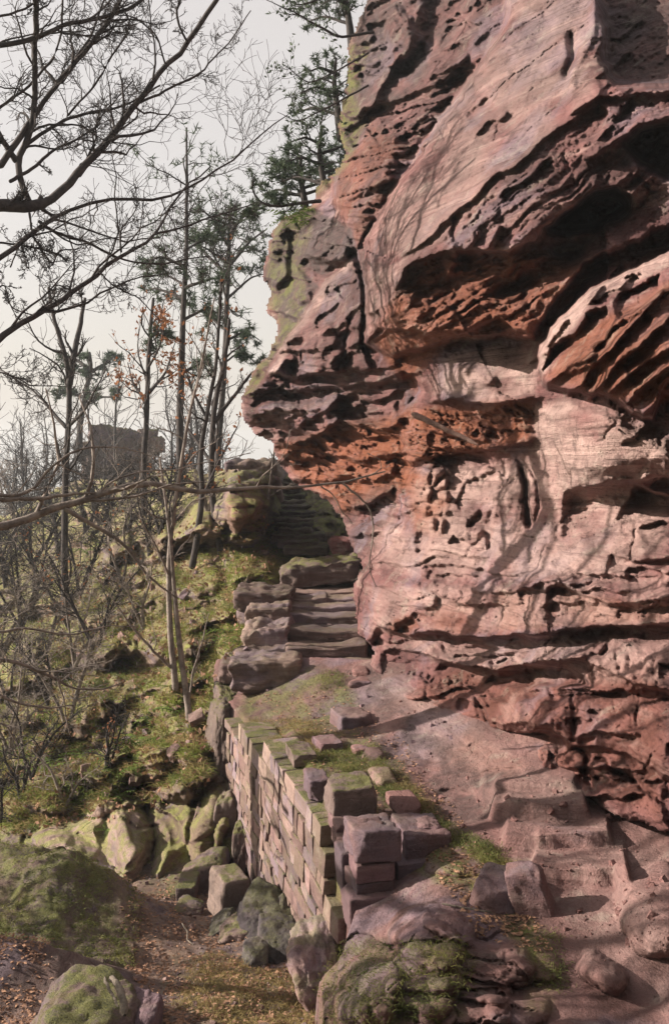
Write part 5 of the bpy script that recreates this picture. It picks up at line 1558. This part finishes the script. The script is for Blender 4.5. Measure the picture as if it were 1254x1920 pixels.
simple('forked_tree', 'bare slender tree forking twice against the sky, farthest left trunk', 'tree',
       [([(122,1160),(118,1050),(122,900),(128,780),(130,710),(118,640),(100,590),(92,540)], 0.075, 0.03)],
       [([(130,720),(140,660),(152,600),(160,560)], 0.07, 0.03, 0.5), ([(124,800),(90,760),(60,730),(0,690)], 0.04, 0.01, 1), ([(128,800),(160,770),(200,690)], 0.04, 0.01, -1)],
       19, 81, levels=((9, 0.2, 0.42, 45, 8), (6, 0.3, 0.5, 45, 6), (2, 0.3, 0.6, 42, 4)), rmin=0.006)
simple('pine_tree', 'tall dark pine with drooping needle sprays left of centre', 'tree',
       [([(338,1010),(336,900),(338,760),(342,640),(344,520),(350,440),(352,330),(350,240)], 0.10, 0.02)],
       [([(343,560),(290,540),(270,548)], 0.04, 0.01, 1), ([(343,540),(400,520),(430,528)], 0.04, 0.01, -1), ([(344,500),(300,480),(280,490)], 0.03, 0.01, -1), ([(344,600),(390,575),(410,590)], 0.04, 0.01, 1),
        ([(342,640),(300,625),(285,640)], 0.04, 0.01, -1), ([(340,700),(380,680),(400,690)], 0.04, 0.01, 1), ([(346,470),(380,450),(395,460)], 0.03, 0.01, 1)],
       21, 82, levels=((7, 0.22, 0.5, 55, 7), (5, 0.25, 0.5, 50, 5)), rmin=0.006, up=0.0, foliage=needle_foliage(M_needle, 6, 0.17, 0.011, 0.85))
simple('pine_tree', 'airy pine beside the cliff with a flat topped open crown', 'tree',
       [([(412,960),(408,860),(418,760),(424,640),(428,520),(430,420),(432,390)], 0.095, 0.04)],
       [([(428,520),(380,470),(360,440)], 0.05, 0.015, 1.5), ([(428,500),(470,450),(500,430)], 0.05, 0.015, 1.5), ([(428,460),(400,410),(380,395)], 0.05, 0.015, -1), ([(430,440),(460,400),(480,395)], 0.05, 0.015, -1),
        ([(426,560),(470,520),(505,510)], 0.04, 0.01, 1), ([(424,620),(390,590),(370,595)], 0.04, 0.01, 1), ([(424,640),(460,620),(490,640)], 0.04, 0.01, 0), ([(422,680),(450,660),(480,680)], 0.03, 0.01, 0)],
       25, 83, levels=((7, 0.28, 0.6, 50, 7), (6, 0.3, 0.55, 50, 5)), rmin=0.007, up=0.02, foliage=needle_foliage(M_needle, 7, 0.16, 0.012, 0.8), trunk_t0=0.55)
simple('oak_sapling', 'young oak still holding brown leaves behind the pines', 'tree',
       [([(272,960),(270,880),(276,780),(278,680),(284,600),(288,560)], 0.07, 0.03)],
       [([(276,760),(250,720),(240,680)], 0.04, 0.01, 1), ([(277,740),(310,700),(330,640)], 0.04, 0.01, 1), ([(278,690),(300,650),(310,600)], 0.03, 0.01, -1)],
       20, 84, levels=((8, 0.3, 0.55, 45, 7), (5, 0.3, 0.5, 45, 5)), rmin=0.005, foliage=leaf_foliage(M_brownleaf, 0.05, 2, 0.6))
simple('slender_tree', 'thin grey trunk rising beside the summit outcrop', 'tree',
       [([(418,1050),(404,985),(398,900),(400,800),(412,720),(428,640),(430,600)], 0.065, 0.03)],
       [([(400,880),(385,850),(350,800),(330,740)], 0.04, 0.01, 1), ([(404,790),(440,740),(470,700),(500,680)], 0.04, 0.01, 0.5), ([(398,930),(380,920),(355,900),(340,880)], 0.03, 0.01, 0)],
       17, 85, levels=((8, 0.2, 0.4, 45, 8), (6, 0.3, 0.5, 45, 6), (2, 0.3, 0.5, 40, 4)), rmin=0.004, foliage=leaf_foliage(M_brownleaf, 0.05, 1, 0.05))
simple('slender_tree', 'second thin trunk leaning right of the pine with brown leaf tatters', 'tree',
       [([(362,1062),(372,1000),(380,930),(372,860),(386,780),(402,700),(412,600),(415,520)], 0.06, 0.02)],
       [([(378,940),(395,900),(420,850),(445,800)], 0.03, 0.01, 0.5), ([(386,780),(360,730),(345,680)], 0.03, 0.01, 0)],
       16.5, 86, levels=((8, 0.2, 0.4, 45, 8), (6, 0.3, 0.5, 45, 6)), rmin=0.004, foliage=leaf_foliage(M_brownleaf, 0.045, 1, 0.3))
simple('young_tree', 'two stemmed sapling standing on the mossy rock above the wall end', 'tree',
       [([(357,1372),(350,1310),(338,1220),(330,1130),(322,1040),(312,960),(300,860)], 0.045, 0.012), ([(330,1290),(322,1180),(318,1080),(326,980),(340,880),(360,760),(385,650),(402,560)], 0.040, 0.008)],
       [([(352,1330),(362,1260),(380,1200),(392,1150)], 0.016, 0.005, 0.2), ([(320,1250),(290,1222),(262,1190),(230,1150),(170,1060)], 0.020, 0.005, -0.6), ([(318,1080),(290,1020),(255,960)], 0.015, 0.004, -0.5),
        ([(326,980),(360,940),(400,930)], 0.010, 0.004, 0.3)],
       11.6, 87, mat=M_barkpale, levels=((7, 0.12, 0.3, 40, 8), (5, 0.25, 0.5, 42, 6), (2, 0.3, 0.6, 40, 4)), rmin=0.0025)
simple('young_tree', 'thin leaning sapling in front of the upper steps', 'tree',
       [([(494,1000),(500,960),(506,920),(512,870),(515,840)], 0.035, 0.015)], [([(506,930),(530,915),(560,900)], 0.01, 0.004, 0.2)],
       17.0, 88, mat=M_barkpale, levels=((5, 0.2, 0.4, 45, 6), (3, 0.3, 0.5, 45, 4)), rmin=0.003)
simple('pine_tree', 'small leaning pine top showing over the castle ruin', 'tree',
       [([(150,860),(150,800),(160,740),(172,690),(168,662)], 0.16, 0.08)], [([(168,700),(200,680),(215,668)], 0.10, 0.03, 1), ([(165,690),(140,672),(128,668)], 0.10, 0.03, 1), ([(158,745),(130,735),(115,738)], 0.09, 0.03, 1), ([(160,760),(190,745),(215,745)], 0.09, 0.03, -1)],
       46, 89, levels=((7, 0.3, 0.5, 55, 6), (5, 0.3, 0.5, 50, 4)), rmin=0.015, up=0.05, foliage=needle_foliage(M_needle, 6, 0.28, 0.03, 0.9), trunk_t0=0.6)

# pines and scrub on the rock top
for i, (x, y, d, h, s, lab) in enumerate([(612,392,15.6,150,1.0,'bushy pine on the cliff shoulder with a rounded crown'), (575,402,16.5,110,0.9,'low spreading pine at the edge of the cliff shoulder'), (640,260,15.5,150,0.9,'ragged pine growing high on the cliff edge'),
                                  (660,90,15.5,150,0.9,'uppermost pine leaning out over the cliff edge')]):
    tr = [([(x, y), (x-6, y-h*0.35), (x-14, y-h*0.7), (x-10, y-h)], 0.07, 0.02)]
    lm = [([(x-5, y-h*k), (x-5+sx*(30+25*(1-k)), y-h*k-14), (x-5+sx*(60+40*(1-k))*s, y-h*k-4)], 0.03, 0.008, rz_) for k, sx, rz_ in ((0.3,-1,0.5),(0.45,1,1),(0.55,-1,-0.5),(0.7,1,0.5),(0.8,-1,0),(0.35,1,-0.4)) if sx < 0 or y > 300]
    simple('pine_tree', lab, 'tree', tr, lm, d, 90+i, levels=((7, 0.3, 0.6, 52, 6), (5, 0.3, 0.6, 50, 5)), rmin=0.004, up=0.05,
           foliage=needle_foliage(M_needle, 6, 0.10, 0.008, 0.7), trunk_t0=0.2)
simple('pine_branch', 'drooping pine bough with dark tufts hanging off the cliff edge', 'branch',
       [], [([(600,378),(560,382),(520,388),(490,382),(470,350),(478,330)], 0.03, 0.008, -0.5), ([(540,385),(505,370),(495,345)], 0.015, 0.005, -0.3), ([(500,386),(478,395),(462,400)], 0.012, 0.004, 0)],
       14.5, 95, levels=((10, 0.15, 0.3, 50, 6), (5, 0.3, 0.6, 50, 4)), rmin=0.003, base=P(600,378,14.5), foliage=needle_foliage(M_needle, 6, 0.085, 0.006, 0.9))
simple('leafy_branch', 'twigs with small bluish leaves hanging in at the top centre', 'branch',
       [], [([(700,60),(640,70),(590,45),(540,15),(500,0)], 0.02, 0.004, -0.6), ([(690,100),(640,130),(580,160),(530,120)], 0.015, 0.004, -0.6), ([(680,-40),(620,-10),(560,10),(520,-10)], 0.02, 0.004, -0.4), ([(690,160),(620,200),(560,230),(520,210)], 0.015, 0.003, -0.4)],
       12.5, 96, levels=((9, 0.2, 0.4, 45, 7), (5, 0.3, 0.5, 45, 5)), rmin=0.0025, base=P(700,60,12.5), foliage=leaf_foliage(M_needle, 0.030, 2, 0.35, jit=0.03))

# shrubs and saplings on the slope
shr = np.random.default_rng(404)
words_ = ['arching', 'straggly', 'upright', 'leaning', 'low', 'wiry', 'crooked', 'spreading', 'thin', 'dense', 'broken', 'feathery']
spots = [(40,1180,20,230),(90,1220,18,200),(180,1230,16.5,200),(20,1330,17,200),(130,1380,14.5,190),(60,1460,13,170),(200,1450,12.0,150),(270,1180,17,150),
         (10,1100,26,200),(150,1120,22,200),(230,1100,20,160),(280,1040,22,140),(110,1040,30,170),(30,1010,34,190),(310,950,24,110),(190,990,34,130),(-60,1250,18,260),(60,1060,28,180),(130,1180,20,190),(0,1240,18,220),(90,1320,15.5,190),(160,1000,33,150),(-40,1030,36,210),(80,960,38,150),(240,1000,27,130),(20,1420,14,190),(-30,1150,22,230),(60,1150,22,210),(230,940,30,110),(270,930,28,100),(330,935,23,90),(390,960,20,80),(210,1060,22,150),(300,1000,22,110),(140,1250,16.5,170),(40,1500,12.5,150),(0,1560,12,150),(120,1520,11.8,120)]
seen_ = {}
for i, (x, y, d, h) in enumerate(spots):
    d = min(d, Hl.at(max(x, -150), y)[1]+0.2)
    pale_ = i % 3 == 1
    tr = []
    nst = shr.integers(2, 5)
    for k in range(nst):
        dx = shr.uniform(-0.55, 0.55)*h; hh = h*shr.uniform(0.6, 1.0)
        tr.append(([(x, y), (x+dx*0.25+shr.uniform(-8, 8), y-hh*0.35), (x+dx*0.6+shr.uniform(-10, 10), y-hh*0.7), (x+dx, y-hh)], 0.0020*d*shr.uniform(0.7, 1.2), 0.0005*d))
    lab_ = f'{words_[i % 12]} leafless {"pale" if pale_ else "dark"} {["two","three","four"][nst-2]} stemmed shrub {"high on the hazy slope" if y < 1100 else "halfway up the hazy slope" if y < 1200 else "on the mossy slope" if y < 1300 else "near the slope foot"}{", left edge" if x < 30 else ", by the young tree" if x > 250 else ""}'
    seen_[lab_] = seen_.get(lab_, 0)+1
    if seen_[lab_] > 1:
        lab_ = lab_.replace('leafless', 'short leafless' if h < 190 else 'tall leafless')
    simple('bare_shrub', lab_, 'shrub',
           tr, [], d, 500+i, mat=M_barkpale if pale_ else M_bark, levels=((9, 0.25, 0.7, 45, 7), (6, 0.3, 0.65, 45, 5), (3, 0.3, 0.6, 42, 4)), rmin=0.00026*d, up=0.0, trunk_t0=0.1, swig=0.3,
           foliage=leaf_foliage(M_brownleaf, 0.0022*d, 1, 0.05) if i % 4 == 2 else None)

# woodland fading into the valley
g = Geo(); r = np.random.default_rng(31)
tr_, ra_ = [], []
for k in range(90):
    d = r.uniform(42, 95); x = r.uniform(-160, 420); yb = r.uniform(985, 1060)
    hh = r.uniform(3.5, 8.0)
    b = P(x, yb, d); n = 8
    pts = b+np.stack([np.cumsum(r.normal(size=n))*0.12, np.zeros(n), np.linspace(-1, hh, n)], 1)
    tr_.append(pts); ra_.append(np.linspace(0.11, 0.03, n))
A, B = np.array(tr_), np.array(ra_)
V, q = tubes(A, B, 4); g.add(V, q)
A, B = sprout(A, B, 14, 0.2, 0.45, 45, 6, r, rmin=0.02, up=0.1); V, q = tubes(A, B, 3); g.add(V, q)
A, B = sprout(A, B, 6, 0.3, 0.6, 45, 4, r, rmin=0.014, up=0.1); V, q = tubes(A, B, 3); g.add(V, q)
tag(g.build('distant_woodland', M_bark), 'bare woodland fading into haze on the valley side', kind='stuff')
# unseen leaf cards added behind the viewer to block sky light and deepen shadows
r = np.random.default_rng(32)
C_ = np.stack([r.uniform(-22, 16, 9000), r.uniform(-16, -7, 9000), r.uniform(-4, 15, 9000)], 1)
keep_ = fbm(C_[:, 0]/2.5, C_[:, 1]/2.5, C_[:, 2]/6, 2) > -0.12
V, q = quads_at(C_[keep_], 0.42, r, 0.7)
tag(mesh_np('sky_block_cards', V, q, M_needle, smooth_shade=False), kind='stuff')

# woodland off to the left, outside the frame, whose shadows stripe the rocks
offs = [(-5.6,6.4,-3.8,9.5,'young beech'),(-9.5,5.2,-5,9,'oak'),(-7.2,3.4,-3.5,10,'birch')]
for i, (x, y, z, h, kd) in enumerate(offs):
    r = np.random.default_rng(700+i)
    b = np.array([x, y, z]); t = [b, b+[0.2, 0, h*0.3], b+[-0.1, 0.2, h*0.6], b+[0.2, 0, h]]
    lm = []
    for k in range(6):
        f = r.uniform(0.35, 0.95); a = r.uniform(0, 6.28); s = b+np.array([0, 0, h*f]); L2 = h*r.uniform(0.15, 0.32)
        lm.append(([s, s+np.array([math.cos(a), math.sin(a), 0.5])*L2*0.5, s+np.array([math.cos(a)*1.0, math.sin(a)*1.0, 0.9])*L2], 0.06, 0.015))
    tree('bare_tree', f'bare {kd} standing in the wood to the left of the view', 'tree', [(t, 0.15, 0.03)], lm, 710+i, M_bark,
         levels=((4, 0.25, 0.5, 45, 7), (3, 0.3, 0.5, 42, 5)), rmin=0.006, up=0.08, group='bare trees of the wood left of the view')
# unseen bushes added left of the frame to keep the nearest rocks in shade
for i, (x, y, z, h, lab) in enumerate([(-5.0,4.5,-3.4,4.0,'rounded unseen bush added left of the view for shade'), (-5.8,2.8,-3.2,3.6,'tall unseen bush added nearest the camera for shade'), (-5.8,7.1,-4.2,3.1,'low unseen bush added beyond the other two to shade the mossy bank')]):
    b = np.array([x, y, z]); r = np.random.default_rng(760+i)
    lm = []
    for k in range(7):
        f = 0.2+0.1*k; a = k*2.4; s = b+np.array([0, 0, h*f])
        lm.append(([s, s+np.array([math.cos(a), math.sin(a), 0.4])*0.5, s+np.array([math.cos(a), math.sin(a), 0.7])*1.0], 0.03, 0.01))
    tree('shade_bush', lab, 'bush', [([b, b+[0.05, 0, h*0.5], b+[0, 0.1, h]], 0.06, 0.02)], lm, 761+i, M_bark, levels=((6, 0.3, 0.6, 50, 6), (5, 0.4, 0.7, 50, 4)), rmin=0.003,
         foliage=leaf_foliage(M_needle, 0.05, 3, 0.8, jit=0.06))

# ------------------------------------------------------------------ ferns, grass, litter
def frond_mesh(r, L, droop):
    n = 9
    g = Geo()
    t = np.linspace(0, 1, n)
    cx = L*t; cz = L*(0.55*t-droop*t*t)
    c = np.stack([cx, t*0, cz], 1)
    V, q = tubes(c[None], (0.006*L*(1-t)+0.0015)[None], 3); g.add(V, q)
    vs, fs = [], []
    for i in range(1, n):
        w = L*0.22*math.sin(math.pi*min(t[i]*0.9+0.12, 1))
        for s in (-1, 1):
            p = c[i]; k = len(vs)
            vs += [p-[L*0.035, 0, 0], p+[L*0.035, 0, 0], p+[L*0.05, s*w, -0.25*w]]
            fs.append([k, k+1, k+2])
    g.add(np.array(vs), np.array(fs))
    return np.concatenate(g.V), g.F
def fern(loc, size, seed, label):
    r = np.random.default_rng(seed)
    root = empty('fern', loc)
    tag(root, label, 'fern', 'ferns on the mossy slope')
    for k in range(9):
        V, Fs = frond_mesh(r, size*r.uniform(0.7, 1.1), r.uniform(0.5, 1.1))
        a = k/9*6.28+r.uniform(-0.3, 0.3)
        V = V@rotm(r.uniform(-15, 15), r.uniform(-20, 10), math.degrees(a)).T
        mesh_np('frond', V, Fs, M_fern, root, smooth_shade=False)
fsp = [(210,1500),(240,1470),(185,1450),(260,1440),(230,1420),(300,1390),(265,1400),(200,1555),(185,1530),(100,1440),(130,1470),(290,1350),(330,1330),(240,1380),(430,1190),(445,1210),(180,1030),(200,1020),(160,1035),(470,1090),(60,1420),(320,1290),(150,1420),(120,1400),(355,1240)]
pos_w = ['in the shade', 'beside a pale rock', 'hanging over a ledge', 'on bright moss', 'under thin twigs']
fern_lab = ['green fern clump with arching fronds on the ' + w for w in (
 ['lower slope among its neighbours']*11+['rock shelf above the lowest ledge']*0)]
side_ = lambda x: 'far left' if x < 125 else 'left' if x < 190 else 'left centre' if x < 235 else 'centre' if x < 275 else 'right centre' if x < 325 else 'right'
row_ = lambda y: 'top of the hazy slope' if y < 1100 else 'bank by the stair cheek' if y < 1220 else 'upper part of the lower slope' if y < 1360 else 'middle band of the lower slope' if y < 1435 else 'lower band of the slope' if y < 1510 else 'shelf above the pale bedrock'
zone = lambda x, y: f'{row_(y)}, {side_(x)}'
fern_lab = [f'green fern clump on the {zone(x, y)}' for x, y in fsp]
for k_ in range(len(fsp)):
    same_ = sorted([q for q in range(len(fsp)) if zone(*fsp[q]) == zone(*fsp[k_])], key=lambda q: fsp[q][1])
    if len(same_) > 1:
        fern_lab[k_] += ', ' + ['upper one', 'lower one', 'lowest one'][same_.index(k_)]
for i, (x, y) in enumerate(fsp):
    p = Hl.at(x, y); n = Hl.N[int(np.clip(np.searchsorted(Hl.y, y), 1, Hl.D.shape[0]-2)), int(np.clip(np.searchsorted(Hl.x, x), 1, Hl.D.shape[1]-2))]
    fern(p+n*0.03, (0.027+0.009*math.sin(i*2.3))*p[1], 800+i, fern_lab[i])
for i, (x, y, dd) in enumerate([(560,402,16.3),(585,398,15.8),(545,412,16.2),(570,420,15.8)]):
    r = fern(P(x, y, dd), 0.5, 840+i, 'green fern clump ' + ['at the left end of the ledge under the cliff pines', 'at the right end of the ledge under the cliff pines', 'hanging lowest at the left below the cliff pines', 'hanging low at the right below the cliff pines'][i])

def grass_patch(name, pts, n, hgt, wid, mat, seed, lean=0.5, label=None):
    r = np.random.default_rng(seed)
    C_ = pts[r.integers(0, len(pts), n)]+r.normal(size=(n, 3))*[0.03, 0.03, 0.0]
    d = r.normal(size=(n, 3))*lean; d[:, 2] = 1.0; d /= np.linalg.norm(d, axis=1)[:, None]
    w = np.cross(d, r.normal(size=(n, 3))); w /= np.linalg.norm(w, axis=1)[:, None]
    h = (hgt*r.uniform(0.4, 1.2, n))[:, None]
    mid = C_+d*h*0.55; tip = C_+d*h; tip[:, 2] -= h[:, 0]*0.35; tip[:, :2] += d[:, :2]*h*0.5
    V = np.stack([C_-w*wid, C_+w*wid, mid+w*wid*0.7, mid-w*wid*0.7, tip], 1).reshape(-1, 3)
    k = np.arange(n)[:, None]*5
    q = k+np.array([[0, 1, 2, 3]]); t = k+np.array([[3, 2, 4]])
    o = mesh_np(name, V, [q, t], mat, None, smooth_shade=False)
    tag(o, label, None, None, 'stuff')
    return o
def field_points(f, polys, minz=None, soft=0.0, seed=0):
    r = np.random.default_rng(seed)
    m = np.zeros(f.GX.shape, bool)
    for p in polys:
        m |= poly_sdf(f.X, f.Y, p) > 0
    if minz is not None:
        m &= f.N[..., 2] > minz
    pn = fbm(f.GX/35, f.GY/25, np.full_like(f.GX, 77.0+seed), 3)
    m &= pn > r.uniform(-0.2, 0.0)
    return f.V[m]
T_ = [[(545,1420),(600,1400),(700,1400),(745,1450),(790,1520),(850,1570),(940,1600),(950,1660),(880,1600),(760,1550),(700,1470),(620,1470),(560,1450)],[(600,1255),(650,1260),(640,1290),(590,1300)]]
grass_patch('grass', field_points(Ld, T_, seed=1), 7000, 0.075, 0.0016, M_grass, 1, 0.9)
grass_patch('grass', field_points(Ld, [[(440,1350),(560,1345),(640,1380),(620,1410),(540,1410)],[(720,1440),(770,1460),(810,1520),(790,1540),(750,1500)],[(880,1640),(960,1620),(980,1670),(900,1680)]], seed=2), 6000, 0.06, 0.0016, M_drygrass, 2, 1.0)
grass_patch('grass', field_points(Gp, [[(380,1790),(600,1850),(640,1960),(480,1960),(330,1900)],[(440,1640),(480,1650),(490,1690),(450,1690)]], seed=3), 9000, 0.05, 0.002, M_drygrass, 3, 1.2)
grass_patch('grass', field_points(Hl, [[(-100,1050),(330,1060),(480,980),(540,1000),(480,1150),(420,1320),(440,1400),(330,1500),(240,1500),(60,1560),(-100,1560)]], 0.05, seed=4), 42000, 0.11, 0.0045, M_mossgrass, 4, 1.1)
grass_patch('grass', field_points(Hl, [[(-100,1000),(330,1020),(480,960),(540,1000),(480,1150),(420,1320),(440,1400),(330,1500),(240,1500),(60,1560),(-100,1560)]], 0.05, seed=9), 26000, 0.15, 0.0045, M_drygrass, 14, 1.2)
grass_patch('moss_tufts', field_points(Gp, [[(-200,1590),(60,1610),(200,1665),(262,1740),(255,1820),(60,1800),(-200,1830)]], seed=7), 16000, 0.035, 0.003, M_grass, 21, 1.3)
grass_patch('grass', field_points(Ld, [[(600,1770),(860,1760),(880,1830),(760,1960),(620,1960)],[(990,1740),(1050,1760),(1060,1860),(1000,1840)]], seed=12), 7000, 0.03, 0.0014, M_grass, 22, 1.3)
# pebbles and chips of stone
def gravel(pts, n, size, mat, seed):
    r = np.random.default_rng(seed)
    base = [block_mesh((1, 0.8, 0.6), 900+i, n=2, rnd=0.2, lumps=0.2, rough=0.05, chips=3) for i in range(6)]
    g = Geo()
    for k in range(n):
        V, Fq = base[k % 6]
        s = size*(0.35+r.pareto(2.2)*0.5); s = min(s, size*3)
        g.add(V*s@rotm(r.uniform(0, 360), r.uniform(0, 360), r.uniform(0, 360)).T+pts[r.integers(0, len(pts))]+[0, 0, s*0.1], Fq)
    tag(g.build('gravel', mat, None, smooth_shade=False), kind='stuff')
gravel(field_points(Ld, [[(440,1250),(720,1240),(860,1380),(1100,1500),(1250,1640),(1254,1800),(1100,1800),(960,1640),(860,1560),(700,1440),(560,1420)]], seed=31), 700, 0.014, M_ledge, 41)
gravel(field_points(Gp, [[(200,1650),(480,1640),(600,1820),(640,1960),(280,1960),(230,1760)]], seed=32), 700, 0.022, M_outcrop, 42)
gravel(field_points(Hl, [[(60,1100),(520,960),(480,1300),(300,1500),(60,1500)]], seed=33), 500, 0.06, M_outcrop, 43)
r = np.random.default_rng(19)
pp = field_points(Ld, [[(440,1300),(640,1290),(760,1400),(860,1540),(960,1640),(1040,1800),(900,1760),(800,1620),(640,1500),(540,1410)]], seed=25)
C_ = pp[r.integers(0, len(pp), 2500)]
V, q = quads_at(C_, 0.016, r, 0.6)
V = V.reshape(-1, 4, 3); V[..., 2] = C_[:, None, 2]+(V[..., 2]-C_[:, None, 2])*0.4+0.008; V = V.reshape(-1, 3)
tag(mesh_np('leaf_litter', V, q, M_litter, smooth_shade=False), kind='stuff')
# fallen leaves
r = np.random.default_rng(9)
pp = field_points(Gp, [[(200,1650),(480,1640),(600,1820),(640,1960),(280,1960),(230,1760)],[(-150,1770),(100,1780),(60,1960),(-150,1960)]], seed=5)
C_ = pp[r.integers(0, len(pp), 9000)]+r.normal(size=(9000, 3))*[0.03, 0.03, 0.004]
V, q = quads_at(C_, 0.017, r, 0.6)
V = V.reshape(-1, 4, 3); V[..., 2] = C_[:, None, 2]+(V[..., 2]-C_[:, None, 2])*0.4+0.008; V = V.reshape(-1, 3)
tag(mesh_np('leaf_litter', V, q, M_litter, smooth_shade=False), kind='stuff')
pp = field_points(Hl, [[(-100,1000),(540,960),(480,1150),(420,1320),(440,1400),(330,1500),(60,1560),(-100,1560)]], 0.0, seed=6)
C_ = pp[r.integers(0, len(pp), 9000)]+r.normal(size=(9000, 3))*[0.05, 0.05, 0.03]
V, q = quads_at(C_, 0.035, r, 0.6)
tag(mesh_np('leaf_litter', V, q, M_litter, smooth_shade=False), kind='stuff')

# dead wood
def log(name, label, pts, d0, d1, r0, r1, mat, seed, cat='branch'):
    r = np.random.default_rng(seed)
    Pq, Rq = resample(px_path(pts, d0, d1), np.linspace(r0, r1, len(pts)), 16, 0.10, r)
    Rq = Rq*(1+0.04*r.normal(size=16))
    Rq[0] *= 0.5; Rq[-1] *= 0.4
    V, q = tubes(Pq[None], Rq[None], 8)
    o = mesh_np(name, V, q, mat)
    tag(o, label, cat)
log('dead_branch', 'weathered log jammed under the shelf of the overhang', [(772,776),(830,802),(895,834)], 9.0, 8.6, 0.03, 0.017, M_deadlog, 1)
log('driftwood', 'bleached thick stump of dead wood on the mossy boulder', [(208,1832),(222,1846),(232,1872),(234,1904)], 5.0, 4.78, 0.014, 0.021, M_dead, 2, 'dead wood')
log('dead_stick', 'thin bleached stick beside the driftwood', [(196,1832),(206,1860),(222,1888)], 4.98, 4.7, 0.009, 0.006, M_dead, 3, 'stick')
log('dead_stick', 'small pale curved stick on the leafy path', [(342,1732),(352,1748),(350,1762),(363,1772)], 7.4, 7.1, 0.006, 0.004, M_dead, 4, 'stick')
log('dead_stick', 'bleached root lying on the shaded ledge right of the pier', [(828,1694),(850,1700),(890,1706),(925,1712)], 5.1, 5.05, 0.006, 0.004, M_dead, 5, 'stick')
log('plant_stalk', 'single upright dry stalk behind the cap stone', [(809,1536),(811,1518),(812,1498)], 6.2, 6.2, 0.004, 0.002, M_drygrass, 6, 'stalk')

# ------------------------------------------------------------------ the air of the valley
hz = Geo()
x0, x1, y0, y1, z0, z1 = -700, 60, -18, 640, -95, 17
V = np.array([[x, y, z] for x in (x0, x1) for y in (y0, y1) for z in (z0, z1)], float)
haze = mesh_np('haze', V, np.array([[0,1,3,2],[4,6,7,5],[0,4,5,1],[2,3,7,6],[0,2,6,4],[1,5,7,3]]), None, smooth_shade=False)
hm_ = bpy.data.materials.new('haze'); hm_.use_nodes = True
ht = hm_.node_tree; ht.nodes.remove(ht.nodes['Principled BSDF'])
pv = ht.nodes.new('ShaderNodeVolumePrincipled')
pv.inputs['Color'].default_value = (0.84, 0.92, 1.0, 1); pv.inputs['Density'].default_value = 0.0011; pv.inputs['Anisotropy'].default_value = 0.2
ht.links.new(pv.outputs[0], [n for n in ht.nodes if n.type == 'OUTPUT_MATERIAL'][0].inputs['Volume'])
haze.data.materials.append(hm_)
tag(haze, kind='stuff')
